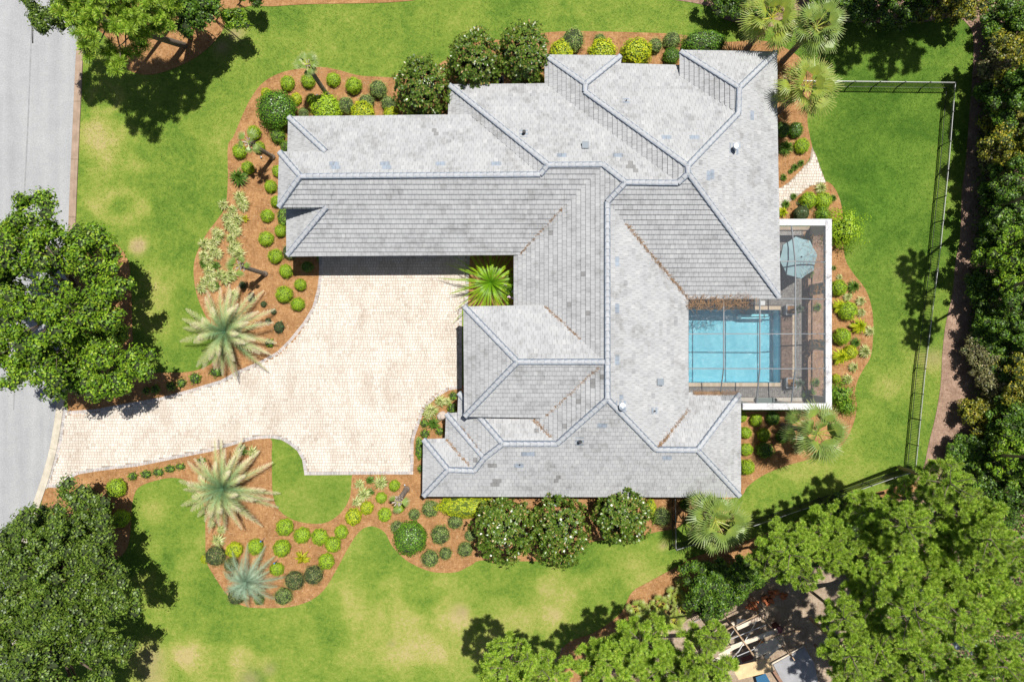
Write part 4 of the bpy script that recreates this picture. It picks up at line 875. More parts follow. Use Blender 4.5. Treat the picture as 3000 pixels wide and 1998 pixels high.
for a in [
 # bed north of the garage
 ('lime',840.6,243,22,'clipped lime shrub left of the slim palm crown near the north lawn'),
 ('lime',901,236,21,'clipped lime shrub half hidden under the green topped leaning palm'),
 ('lime',975.4,232,21,'clipped lime shrub just right of the green topped leaning palm by the north lawn'),
 ('lime',1035,250,26,'larger clipped lime shrub by the north lawn, beside the first olive shrub'),
 ('olive',1107,260,29,'large olive shrub by the north lawn next to the first magnolia'),
 ('yel',866,288,18,'small yellow green shrub touching the right side of the huge dark round shrub'),
 ('lime',912,290,17,'small lime shrub between the leaning palm foot and the garage bush'),
 ('olive',887.5,330,18,'small grey olive shrub at the garage wall beside the huge dark shrub'),
 ('lime',952,318,48,'wide bright lime bush against the north garage wall'),
 ('olive',1012,307,28,'olive shrub right of the wide lime bush by the garage wall'),
 ('olive',1072,297,27,'olive shrub in the middle of the three north of the garage wall'),
 ('olive',1137,302,25,'olive shrub beside the first magnolia north of the garage wall'),
 ('yel',1061,332,37,'yellow green bush cut by the garage eave below the olive shrubs'),
 ('yel',1146,334,26,'smaller yellow green bush cut by the garage eave next to the first magnolia'),
 ('bigdark',806,317,60,'huge dark green round shrub at the north west corner of the garage'),
 ('yel',778,272,17,'small yellow green shrub behind the upper left of the huge dark shrub'),
 ('lime',743,388,22,'clipped lime shrub in the west bed beside the upper leaning palm crown'),
 ('mid',811.6,396,25,'green shrub in the shade below the huge dark round shrub'),
 ('lime',758,431,19,'clipped lime shrub behind the trunk of the upper west leaning palm'),
 ('lime',699,442,22,'clipped lime shrub at the lawn edge left of the upper west leaning palm'),
 ('mid',836,428,18,'small green shrub tucked at the west garage wall above the bay'),
 ('lime',724.5,491,21,'clipped lime shrub overlapping the dark strap leaved clump in the west bed'),
 ('lime',811,500,18,'clipped lime shrub at the upper end of the row along the west garage bay'),
 ('lime',791.5,545.5,20,'clipped lime shrub beside the middle of the west garage bay'),
 ('lime',809,590,18,'clipped lime shrub half under the lower eave of the west garage bay'),
 ('lime',780.5,631,21.5,'clipped lime shrub left of the tall green shrub at the garage corner'),
 ('mid',829,634,19,'tall narrow green shrub against the lower west garage wall',30),
 ('lime',820.5,676,19,'clipped lime shrub touching the west garage wall below the tall green shrub'),
 ('lime',776.8,699,23,'clipped lime shrub alone in the mulch right of the white variegated drift'),
 ('lime',805,750,22,'clipped lime shrub left of the garage corner, above the lower leaning palm foot'),
 ('plum',846,738,24,'mixed dark shrub at the south west garage corner'),
 ('lime',836,794,21,'clipped lime shrub right of the lower leaning palm foot'),
 ('dark',899.5,782,18,'dark shrub standing in the shade beside the garage doors'),
 ('lime',878.6,834,20,'clipped lime shrub nearest to the garage end of the driveway'),
 ('lime',830,862,27,'largest clipped lime shrub of the trio by the driveway curve'),
 ('lime',870.5,891,22,'lowest clipped lime shrub of the trio by the driveway curve'),
 # along the driveway, left
 ('low',499,1132,14,'low yellow green plant, left of the three between lawn and driveway'),('low',530,1122,14,'low yellow green plant, middle of the three between lawn and driveway'),('low',569,1108,16,'low yellow green plant, right of the three between lawn and driveway'),
 ('low',634,1090,20,'low spreading plant under the upper date palm tips at the driveway edge',14),('low',426,1145,11,'small dark plant in the oak shade beside the driveway'),('low',453,1141,14,'second dark plant in the oak shade beside the driveway'),('low',789,1005,13,'small green plant under the upper date palm near the driveway curve'),
 # along the driveway, lower side
 ('low',386,1395,13,'single dark plant at the left end of the row along the lower driveway edge'),('low',426,1389.5,17,'second plant of the row along the lower driveway edge',12),('low',462,1384,17,'third plant of the row along the lower driveway edge',11),('low',495.5,1374,16,'fourth plant of the row along the lower driveway edge',12),('low',527,1367,15,'dark plant of the lower driveway row at the date palm tips',10),('low',590,1349,14,'yellow green plant of the lower driveway row behind the date palm fronds',9),
 ('lime',338,1430,29,'clipped lime shrub nearest the driveway mouth'),('dark',294,1489,27,'round dark green shrub between the driveway mouth and the lower oak'),('lime',349.5,1520,27,'clipped lime shrub at the lawn edge beside the lower oak'),('dark',279,1550,26,'dark shrub in the shade of the lower oak'),('plum',248,1454,31,'olive bush by the road corner above the lower oak'),
 # round bed with the palms
 ('plum',627,1631,33,'mixed plum and yellow shrub at the left end of the round bed'),('yel',601,1637,14,'small yellow shrub stuck to the left of the plum one in the round bed'),('yel',683,1613,26,'clipped yellow green shrub just below the lower date palm'),('lime',745,1604,26,'clipped lime shrub with a blue marker, above the blue palm'),('lime',809,1668.5,21,'small clipped lime shrub with a blue marker, right of the blue palm'),
 ('lime',831,1546,26,'clipped lime shrub nearest the small inner lawn below the driveway'),('lime',882,1570,25,'clipped lime shrub, left of the close pair in the round bed row'),('lime',934,1575,26,'clipped lime shrub in the middle of the round bed row'),('lime',998,1560,22,'clipped lime shrub at the upper right end of the round bed row'),('lime',974,1596,23,'clipped lime shrub tucked below the end of the round bed row'),('lime',823.7,1607,25.5,'clipped lime shrub left of the yellow rosette plant'),('lime',953.6,1646,25,'clipped lime shrub at the lawn edge right of the yellow rosette plant'),
 ('plum',861,1702,32,'left of two touching plum tinged shrubs at the bottom of the round bed'),('plum',916.5,1686,33,'right of two touching plum tinged shrubs at the bottom of the round bed'),('olive',827,1749,30,'olive shrub at the very bottom of the round bed'),('plum',674,1655,23,'dark shrub mostly hidden by the upper left fronds of the blue palm'),('plum',690,1748,28,'dark shrub hidden under the lower left fronds of the blue palm'),('olive',757,1758,18,'olive shrub under the lower fronds of the blue palm'),
 # bed south of the entrance
 ('yel',1033.5,1514.5,25,'clipped yellow green shrub at the corner of the small inner lawn'),('yel',1074,1488,20,'clipped yellow green shrub touching the pale grass clump'),('lime',1116,1459,18,'clipped lime shrub midway between pale grass clump and cut palm'),('lime',1155,1423,17.5,'clipped lime shrub closest to the driveway end by the pale grasses'),('lime',1126,1509,20.5,'clipped lime shrub below left of the cut palm'),('olive',1213,1508,18.5,'pale olive shrub right of the cut palm'),('lime',1168,1487,17,'clipped lime shrub under the crown of the cut palm'),('olive',1162,1546,21,'small olive shrub peeking out behind the dark round shrub'),
 ('bigdark',1199,1581.5,52,'dark green round shrub at the lawn edge south of the house corner'),('olive',1260,1492,28,'plum tinged olive shrub at the left end of the long lime hedge'),('olive',1333,1530,25,'olive shrub just below the long lime hedge'),('olive',1290,1568,31,'large olive shrub right of the dark round shrub'),('olive',1260,1637,28,'olive shrub at the lowest corner of the south bed'),('olive',1305,1622,22,'small olive shrub touching the lowest one of the south bed'),('olive',1363,1610.5,25,'olive shrub beside the first south magnolia near the lawn'),('olive',1378,1570,18,'olive shrub half under the left edge of the first south magnolia'),
 # entry bed
 ('low',1328,1161,13,'small bright plant at the upper end of the entry bed'),('low',1325,1196,15,'small bright plant by the step in the entry wall'),('low',1243,1240,13,'small bright plant left of the agave in the entry bed'),('low',1245,1271,14,'small green plant below the agave at the driveway side'),('low',1288,1263,13,'small dark plant right below the agave'),('mid',1229,1314,13,'green hedge strip against the front corner wall',34),('low',1232,1373,11,'small plant below the hedge strip at the front corner wall'),
 # north bed
 ('olive',1680,114,38,'tall grey olive shrub at the lawn edge behind the first lime mound'),('yel',1647,147,38,'bright lime mound right of the third magnolia at the north eave'),('olive',1759,117,21,'small olive shrub behind the second lime mound'),('yel',1766,152,42,'bright lime mound below the small olive shrub at the north eave'),('yel',1866.5,152,46,'largest bright lime mound between the two north gables'),('olive',1920,132,24,'small grey olive shrub touching the largest lime mound'),('olive',1970.5,114,28,'grey olive shrub left of the long dark hedge'),('dark',1969,163,26,'dark green shrub below the grey olive one at the second gable'),('hedge',2065,124,71,'long dark green hedge at the north gable corner',37),('yel',1578.6,236,20,'small yellow green shrub under the third magnolia at the eave'),
 # back bed, upper
 ('dark',2294,379,24,'dark green shrub against the back wall below the third fan palm'),('dark',2334,379,25,'round dark green shrub at the lawn edge below the third fan palm'),('lime',2352,426,23,'clipped lime shrub at the lawn edge above the garden path'),
 ('lime',2370,587,25,'left of two touching lime shrubs below the garden path'),('lime',2416.5,586,25,'right of two touching lime shrubs below the garden path'),('rose',2349,625,27,'rose bush with red blooms above the terrace wall'),('loosey',2470,672,58,'big loose yellow green shrub spilling past the upper terrace corner'),('loose',2415,628,26,'loose green shrub left of the big yellow green one'),
 # back bed, middle
 ('lime',2460,843,25,'uppermost clipped lime shrub on the lawn side of the terrace wall'),('lime',2487,910,28,'clipped lime shrub beside the upper golden palm clump'),('lime',2469,986,27,'clipped lime shrub in the middle of the back bed'),('yel',2494,1032,23,'yellow green shrub behind the lower golden palm clump'),('yel',2451,1109,14,'small yellow shrub against the lower terrace wall'),('loose',2466,1158,42,'loose bright green shrub by the lower terrace corner'),('loose',2486,1192,30,'smaller loose green shrub at the tip of the back bed'),
 # bed below the terrace
 ('lime',2176.5,1222,15,'small lime shrub half hidden at the house wall below the terrace'),('lime',2216,1230.6,19.5,'clipped lime shrub second from the house below the terrace wall'),('dark',2266,1226,23,'dark green shrub in the shade of the terrace wall'),('lime',2186.5,1268,19,'clipped lime shrub of the house row below the terrace, second down'),('lime',2239.5,1274.5,21.5,'clipped green shrub in dappled palm shade, middle of the bed'),('lime',2189,1317.6,20.5,'clipped lime shrub of the house row below the terrace, third down'),('dark',2243,1320,28,'big round green shrub in the middle of the bed below the terrace'),('lime',2189,1369,26,'lowest and largest lime shrub along the house below the terrace'),('lime',2326,1222,22,'lime shrub behind the fan palm fronds below the terrace wall'),('dark',2294,1280,22,'dark shrub in the shade under the fan palm below the terrace'),
 # south east
 ('olive',1940,1514.5,30,'round olive green shrub alone beside the side fence'),('yel',1908,1488,16,'narrow yellow green shrub at the right edge of the third south magnolia',28),('mid',2007,1478,16,'small green shrub beside the south fan palm'),
]: shrub(*a)
shrub('yhedge',1366,1484,100,'long bright lime hedge along the south wall of the house',34)
RB = [(709,835,13),(735,875,12),(771,891,11),(800,913,10),(816,958,19),(785,940,11)]
for i, (x, y, r) in enumerate(RB):
    shrub('rose', x, y, r, ['small dark rose bush nearest the lower leaning palm','small dark rose bush below the first one in the mulch','rose bush at the tips of the upper date palm','sparse rose bush alone in open mulch right of the date palm tips','largest rose bush by the right fronds of the upper date palm','rose bush half under the right fronds of the upper date palm'][i])

# ------------------------------------------------------------ strap leaved clumps
def clump_mesh(name, n, mat, hgt=.75, wid=.055, droop=.55):
    Q = []
    for i in range(n):
        a = rng.uniform(0, 6.28); sp = rng.uniform(.35, 1.0); d = np.array([math.cos(a), math.sin(a), 0]); s = np.array([-d[1], d[0], 0])*wid/2*rng.uniform(.7, 1.3)
        p0 = d*.06*rng.random(); p1 = d*sp*.5 + [0,0,hgt*rng.uniform(.75,1.1)*(1.15-.35*sp)]; p2 = d*sp*rng.uniform(.85,1.1) + [0,0,hgt*(1.1-sp*droop)*rng.uniform(.6,.9)]
        tw = np.array([0,0,rng.uniform(-.4,.4)])*wid
        Q += [[p0-s*.6,p0+s*.6,p1+s+tw,p1-s],[p1-s,p1+s+tw,p2+s*.12,p2-s*.12]]
    return quads(name, np.array(Q), mat)
CL = {'var': [clump_mesh('variegated_clump', 130, G_var, .75, .075) for _ in range(4)], 'strap': [clump_mesh('strap_leaf_clump', 130, G_strap, .8, .075) for _ in range(3)],
      'coon': [clump_mesh('golden_palm_clump', 130, G_yel, .95, .10, .5) for _ in range(2)], 'rosette': [clump_mesh('yellow_rosette', 60, G_coon, .8, .15, .5)]}
CN = dict(var='variegated_clump', strap='strap_leaf_clump', coon='golden_palm_clump', rosette='yellow_rosette'); CC = dict(var='flax lily', strap='strap leaf clump', coon='palm clump', rosette='coontie')
def clump(kind, px, py, r, label, group=None):
    R = r/40.0; x, y, _ = W(px, py, R*.5); i = cnt.get(kind, 0); cnt[kind] = i+1
    o = obj(CN[kind], CL[kind][i % len(CL[kind])], None, (x, y, .03)); o.scale = (R, R, R*.95); o.rotation_euler = (0, 0, random.uniform(0, 6.28)); tag(o, label, CC[kind], group); return o
for (x, y) in [(701,576),(714,603),(679,616),(696,643),(665,638),(683,670),(634,679),(670,659),(692,677),(640,688),(678,699),(629,709),(682,732),(625,735),(598,748),(638,744),(678,804),(612,797),(598,826),(661,817),(589,845),(622,840),(683,865),(655,600),(690,720),(610,765),(700,745),(645,805),(706,590),(600,715),(615,815)]:
    clump('var', x, y, random.uniform(21, 26), 'cream striped flax lily in the long drift along the west bed lawn edge', 'flax lilies in the west drift')
for a in [('strap',699,520,35,'large dark strap leaved clump under a lime shrub in the west bed'),('strap',596,772,18,'green strap clump at the left edge of the white drift'),('strap',632,778,18,'green strap clump in the gap of the white drift'),('strap',632,836,17,'green strap clump behind the upper date palm fronds'),('rosette',719,640,15,'small yellow green rosette at the right edge of the white drift'),
 ('var',741,1325,23,'cream striped lily at the driveway side behind the lower date palm'),('strap',708,1318,24,'dark green clump at the driveway side behind the lower date palm'),('var',638,1584,26,'cream striped lily at the foot of the lower date palm, lawn side'),('var',620,1535,16,'cream striped lily under the lower left fronds of the date palm'),('var',648,1550,20,'cream striped lily right under the lower fronds of the date palm'),('rosette',884,1633,29,'yellow coontie rosette in the middle of the round bed'),
 ('var',1053,1418,21,'pale striped lily at the lawn corner of the driveway end'),('var',1115,1414,28,'pale striped grassy clump beside the lime shrub at the driveway end'),('strap',1084,1406,17,'green strap clump between two pale ones at the driveway end'),('var',1066,1448,27,'pale striped clump in the middle by the inner lawn'),('var',1044,1470,22,'lowest pale striped clump by the inner lawn'),('strap',1085,1440,16,'green strap clump in the middle of the pale grasses'),
 ('var',1290,1175.5,24,'cream striped clump at the curve of the entry bed'),('var',1311,1176,17,'cream striped clump beside the small bright plant of the entry bed'),('var',1262,1202,27,'cream striped clump in the middle of the entry bed curve'),('var',1252,1217,20,'cream striped clump next to the driveway above the agave'),('strap',1271,1240,25,'spiky green agave in the entry bed below the boulder'),('var',1226,1287,11,'dry striped clump above the hedge strip'),
 ('strap',2303,433,29,'yellow flowered strap clump at the back wall'),('strap',2347,478,14,'strap clump at the upper end of the row above the garden path'),('strap',2329,491,15,'second strap clump of the row above the garden path'),('strap',2316,503,10,'small third strap clump of the row above the garden path'),('strap',2296,520,14,'strap clump at the house end of the row above the garden path'),('var',2406,551,23,'silvery striped clump below the garden path'),('strap',2326,576,14,'strap clump below the garden path, nearest the path'),('strap',2303,598,17,'strap clump below the path against the house wall'),('coon',2292,622,20,'yellow tipped clump at the house wall above the terrace'),('strap',2442,580,13,'small strap clump right of the two lime shrubs'),
 ('strap',2502,840,25,'dark strap clump at the top of the back bed'),('var',2484,870,18,'pale striped clump right below the top lime shrub of the back bed'),('var',2522,881,20,'pale striped clump at the lawn edge below the dark strap clump'),('var',2524,915,19,'pale striped clump at the lawn edge, third down the back bed'),('coon',2459,897,26,'upper golden palm clump beside the terrace wall'),('coon',2515,956,30,'golden green palm clump leaning over the lawn edge of the back bed'),('var',2548,970,21,'pale striped clump furthest out on the lawn edge of the back bed'),('strap',2508,1004,20,'dark strap clump in the middle of the back bed'),('var',2535,1030,25,'large pale striped clump in the lower half of the back bed'),('coon',2461,1045,31,'lower golden palm clump beside the terrace wall'),('var',2502,1075,20,'pale striped clump near the lower golden palm'),('var',2484,1111,22,'lowest pale striped clump of the back bed'),('var',2460,812,12,'small striped clump above the top lime shrub of the back bed'),('strap',2443,785,10,'tiny strap clump at the terrace wall in open mulch'),('var',2341,1313,24,'pale striped clump under the fan palm below the terrace'),
 ('strap',2366,700,22,'dark strap clump inside the upper terrace corner'),('strap',2395,900,17,'strap clump inside the screen at the wall opening'),('strap',2372,1155,26,'dark clump inside the lower terrace corner'),('strap',2372,800,20,'dark clump inside the screen beside the parasol'),('strap',2390,1120,18,'small dark clump inside the screen near the lower opening')]: clump(*a)
yu = [clump_mesh('yucca', 60, leafmat('blue_green_blade', [(0,(.10,.16,.09)),(.6,(.20,.29,.18)),(1,(.33,.40,.26))]), .75, .05, .75)]
for (px, py, lab) in ((2313,908,'spiky blue green yucca in the upper pedestal planter'),(2314,1121,'spiky blue green yucca in the lower pedestal planter')):
    x, y, _ = W(px, py, .3); t = tag(empty('yucca', (x, y, .63)), lab, 'yucca'); mb = MB(); mb.tube([(0,0,0),(.05,0,.5),(.12,0,.95)], [.06,.05,.05], 7); mb.build('stem', M_bark, t); h = obj('rosette', yu[0], t, (.12,0,.8)); h.scale = (.62,.62,.5)
# flowers on the rose by the terrace
q = MB()
for (dx, dy, dz) in ((-.1,-.1,.62),(-.02,-.16,.6),(-.16,-.02,.58),(.2,.1,.5),(-.3,.2,.5)):
    for k in range(4): a = k*.8; q.poly([(dx+.07*math.cos(a),dy+.07*math.sin(a),dz),(dx+.07*math.cos(a+1.6),dy+.07*math.sin(a+1.6),dz+.02),(dx-.07*math.cos(a),dy-.07*math.sin(a),dz+.01),(dx-.05*math.cos(a+1.6),dy-.05*math.sin(a+1.6),dz+.04)])
for o in list(bpy.data.objects):
    if o.name.startswith('rose_bush') and 'red blooms' in o.get('label', ''):
        f = q.build('bloom', M_red, o); f.matrix_parent_inverse = Matrix.Diagonal((1/o.scale[0], 1/o.scale[1], 1/o.scale[2], 1))

# ------------------------------------------------------------ palms
def frond_feather(L, npair, lw, ll, arch, mats_w=.032, vdroop=.35):
    """one arching feather frond along +x; returns quads and u-coordinates along the frond"""
    Q = []; U = []; t = np.linspace(0, 1, npair); x = L*(t*.97); z = arch[0]*t*L - arch[1]*t*t*L
    for i in range(npair-1):
        p = np.array([x[i], 0, z[i]]); q = np.array([x[i+1], 0, z[i+1]]); w = mats_w*(1-.7*t[i])
        Q.append([p-[0,w,0], p+[0,w,0], q+[0,w,0], q-[0,w,0]]); U.append([t[i]*.55]*4)
        if t[i] < .06: continue
        d = (q-p)/np.linalg.norm(q-p); l = ll*(math.sin(math.pi*min(1, t[i]*.82+.16))**.7)*rng.uniform(.85,1.1)
        for s in (-1, 1):
            e = d*.80 + np.array([0, s*.72, 0]) + np.array([0,0,-vdroop*rng.uniform(.3,1.2)+.2]) + rng.normal(size=3)*.07; e = e/np.linalg.norm(e)*l
            b = d*lw*.5; Q.append([p-b, p+b, p+e+b*.15, p+e-b*.15]); u = min(1, t[i]*.72+.03); U.append([u, u, min(1, u+.26), min(1, u+.26)])
    return np.array(Q), np.array(U)
def rotz(Q, a): c, s = math.cos(a), math.sin(a); return Q @ np.array([[c, s, 0], [-s, c, 0], [0, 0, 1]])
def feather_palm(name, n, L, npair, lw, ll, mat, elev=(.1, .9), droop=.42, vd=.35):
    QQ = []; UU = []
    for i in range(n):
        f = i/n; e = elev[1]*(1-f)+elev[0]*f; l = L*(.62+.42*min(1, f*1.6))*rng.uniform(.88, 1.1)
        Q, U = frond_feather(l, npair, lw, ll, (math.tan(e), droop+math.tan(e)*.55), vdroop=vd)
        k = math.cos(e*.62); Q = Q*np.array([k, 1, 1]); QQ.append(rotz(Q, i*2.39996+rng.uniform(-.2,.2))); UU.append(U)
    Q = np.concatenate(QQ); U = np.concatenate(UU); uv = np.stack([U, np.zeros_like(U)+.5], -1); return quads(name, Q, mat, uv=uv)
def palm_root(name, px, py, zc, label, cat, base=None, group=None):
    x, y, _ = W(px, py, zc); bxy = W(*base)[:2] if base else (x, y)
    t = tag(empty(name, (bxy[0], bxy[1], 0)), label, cat, group); return t, Vector((x-bxy[0], y-bxy[1], zc))
def ringed_trunk(t, top, r0, r1, mat, n=14, name='trunk'):
    mb = MB(); pts = []; rad = []; rnd = random.Random(5)
    for i in range(n*2+1):
        f = i/(n*2); pts.append(top*f + Vector((0,0,0))); rad.append((r0*(1-f)+r1*f)*(1.0 if i % 2 else 1.07)*(1+.25*max(0, .1-f)*8))
    mb.tube(pts, rad, 10); return mb.build(name, mat, t)
for (px, py, lab, k) in ((661,972,'big grey green date palm by the upper driveway curve, tips bleached tan',1),(655,1430,'big bleached date palm below the driveway with pinkish dry tips',2)):
    t, top = palm_root('date_palm', px, py, 1.9, lab, 'palm tree', group='date palms beside the driveway')
    ringed_trunk(t, top, .34, .30, M_palmbark, 8)
    me = feather_palm('crown', 42, 3.5, 46, .052, .46, G_date, (-.3, 1.15), .32, .45); o = obj('crown', me, t, top)
t, top = palm_root('blue_palm', 722, 1704, 1.6, 'blue grey feather palm with recurving fronds in the round bed', 'palm tree')
ringed_trunk(t, top, .22, .2, M_palmbark, 6); obj('crown', feather_palm('crown', 25, 2.4, 34, .045, .46, G_pindo, (-.1, 1.1), .55, .5), t, top)

def fan(L, pet, n=16, w=.075, spread=2.5, fold=.25):
    """fan leaf: petiole along +x then blades; returns quads, u"""
    Q = []; U = []; hub = np.array([pet, 0, .0]); Q.append([[0,-.025,0],[0,.025,0],[pet,.015,0],[pet,-.015,0]]); U.append([0]*4)
    for i in range(n):
        a = (i/(n-1)-.5)*spread; d = np.array([math.cos(a), math.sin(a), 0]); s = np.array([-d[1], d[0], 0]); l = L*(1-.28*abs(a)/1.3)*rng.uniform(.9,1.08)
        lift = abs(a)*fold*.3; p0 = hub; p1 = hub+d*l*.55+[0,0,-.03*l+lift*.2]; p2 = hub+d*l+[0,0,-l*rng.uniform(.18,.42)]
        Q += [[p0-s*.008,p0+s*.008,p1+s*w/2,p1-s*w/2],[p1-s*w/2,p1+s*w/2,p2+s*.006,p2-s*.006]]; U += [[.1,.1,.5,.5],[.5,.5,1,1]]
    return np.array(Q), np.array(U, float)
def rotm(Q, el, az, roll=0):
    cr, sr = math.cos(roll), math.sin(roll); Q = Q @ np.array([[1,0,0],[0,cr,sr],[0,-sr,cr]])
    c, s = math.cos(el), math.sin(el); Q = Q @ np.array([[c,0,s],[0,1,0],[-s,0,c]]); return rotz(Q, az)
def fan_palm_mesh(name, n, mat, L=1.02, pet=1.0, lo=-.55, hi=1.15):
    QQ = []; UU = []
    for i in range(n):
        f = (i+.5)/n; e = hi*(1-f)+lo*f; Q, U = fan(L*rng.uniform(.85,1.1), pet*rng.uniform(.55,1.3)*(.7+.4*f)); QQ.append(rotm(Q, e, i*2.39996+rng.uniform(-.25,.25), rng.uniform(-.5,.5))); UU.append(U)
    Q = np.concatenate(QQ); U = np.concatenate(UU); return quads(name, Q, mat, uv=np.stack([U, U*0+.5], -1))
FAN = [fan_palm_mesh('crown', 23, G_sabal), fan_palm_mesh('crown', 21, G_sabal2), fan_palm_mesh('crown', 22, G_sabal)]
def stalks_mesh():
    c = []; 
    c = []
    for k in range(1):
        a = 0.0; base = np.array([math.cos(a), math.sin(a), 0]); n = 160; s = rng.random(n)[:,None]
        c.append(base*(.4+s*1.1)+np.c_[rng.normal(size=(n,2))*.13, (.15-.55*s[:,0]*s[:,0]+rng.normal(size=n)*.06)])
    c = np.concatenate(c); return quads('fruit_stalk', leaves(c, rdir(len(c)), .16, .03), M_dry)
STK = stalks_mesh()
def sabal(px, py, r, zc, label, base=None, v=0):
    t, top = palm_root('fan_palm', px, py, zc, label, 'palm tree', base, 'fan palms around the back of the house'); ringed_trunk(t, top, .19, .17, M_palmbark, 18)
    s = r*(H-zc)/2000.0/1.9; o = obj('crown', FAN[v], t, top); o.scale = (s, s, s); o.rotation_euler = (0, 0, random.uniform(0, 6.28))
    for i in range(5): k = obj('fruit_stalk', STK, t, top, 'stuff'); k.scale = (s, s, s); k.rotation_euler = (0, 0, i*1.257+random.uniform(-.4, .4))
    return t
sabal(2262,52,98,5.0,'golden fan palm at the top edge of the photo, leftmost of the back trio',v=1)
sabal(2388,82,88,5.4,'deep green fan palm at the top edge beside the shaded back lawn',v=0)
sabal(2361,256,96,4.8,'fan palm standing over the start of the back fence',v=1)
sabal(2395,1268,98,5.2,'fan palm with a leaning trunk by the lower terrace corner',base=(2292,1246),v=2)
sabal(2096,1525,98,4.8,'fan palm over the gate corner at the south side of the house',base=(2040,1490),v=0)
# leaning trunks with cut heads
def leaning_palm(base, head, z, r, label, green, w=.16):
    x, y, _ = W(*head, z); b = W(*base); t = tag(empty('leaning_palm', (b[0], b[1], 0)), label, 'palm tree', 'leaning transplanted palms'); top = Vector((x-b[0], y-b[1], z))
    mb = MB(); pts = []; rad = []
    for i in range(21):
        f = i/20; pts.append(Vector((top.x*f**1.15, top.y*f**1.15, top.z*f))); rad.append(w*(1-.12*f)*(1.04 if i % 2 else .97)+(.05 if f < .08 else 0))
    mb.tube(pts, rad, 12); mb.build('trunk', M_palmbark, t)
    d = (pts[-1]-pts[-3]).normalized(); bt = MB(); rnd = random.Random(int(base[0]))
    for k in range(22):
        a = k*2.4; rr = d.orthogonal().normalized(); rr.rotate(Quaternion(d, a)); s = top - d*(k/22)*.9 + rr*w*.85; bt.bar(s, s+rr*.16+d*.24, .07, .03)
    bt.build('cut_frond_base', M_boot, t)
    QQ = []; UU = []
    for i in range(green):
        Q, U = fan(.62*rnd.uniform(.7,1.1), .3, 14, .055, 1.7); QQ.append(rotm(Q, rnd.uniform(-.3,1.1), i*2.4, rnd.uniform(-.5,.5))); UU.append(U)
    if QQ: U = np.concatenate(UU); obj('crown', quads('crown', np.concatenate(QQ), G_sabal, uv=np.stack([U, U*0+.5], -1)), t, top)
leaning_palm((961,282),(899,190),4.3,.16,'slim leaning palm with a small green crown over the north west bed',11)
leaning_palm((800,462),(727,417),4.2,.17,'leaning palm with a tattered tuft in the upper west bed',6)
leaning_palm((778,803),(700,778),4.0,.15,'leaning palm with cut head pointing at the west lawn',5)
leaning_palm((1192,1432),(1164,1470),3.2,.2,'leaning palm with splayed cut frond stubs south of the driveway',3,.19)
# courtyard fern
t = tag(empty('giant_fern', (*W(1440,832,.2)[:2], .02)), 'huge bright green fern filling the courtyard corner between garage and entrance', 'fern')
QQ = []; UU = []
for i in range(84):
    f = i/84; e = 1.1*(1-f)+.05*f; L = (1.5+1.5*f)*rng.uniform(.8,1.12); Q, U = frond_feather(L, 44, .038, .10, (math.tan(e), .30+math.tan(e)*.72), .018, .15); QQ.append(rotz(Q*np.array([math.cos(e*.6),1,1]), i*2.39996+rng.uniform(-.2,.2))+[0,0,.95]); UU.append(U)
U = np.concatenate(UU); fr = obj('fronds', quads('fronds', np.concatenate(QQ), G_fern, uv=np.stack([U, U*0+.5], -1)), t); fr.scale = (1.35, 1.3, 1.15); fr.location.z = .1
st_ = MB(); st_.tube([(0,0,0),(0,0,1.0)], [.2,.14], 8); st_.build('stem', M_bark, t)
t = tag(shrub('loose', 1497, 850, 26, 'dark vine with pink flowers behind the courtyard fern', hz=2.6), None, 'flowering vine')
q = MB()
for (px, py, z) in ((1513,809,2.4),(1480,835,2.2),(1506,851,2.4),(1503,857,2.4),(1510,863,2.4),(1513,867,2.4),(1491,868,2.2),(1500,873,2.2)):
    x, y, _ = W(px, py, z)
    for k in range(3): dx, dy = random.uniform(-.07,.07), random.uniform(-.07,.07); s = .055; q.poly([(x+dx-s,y+dy,z),(x+dx,y+dy-s,z+.02),(x+dx+s,y+dy,z),(x+dx,y+dy+s,z+.02)])
f = q.build('bloom', M_pink, t); f.matrix_parent_inverse = Matrix.LocRotScale(t.location, t.rotation_euler, t.scale).inverted()
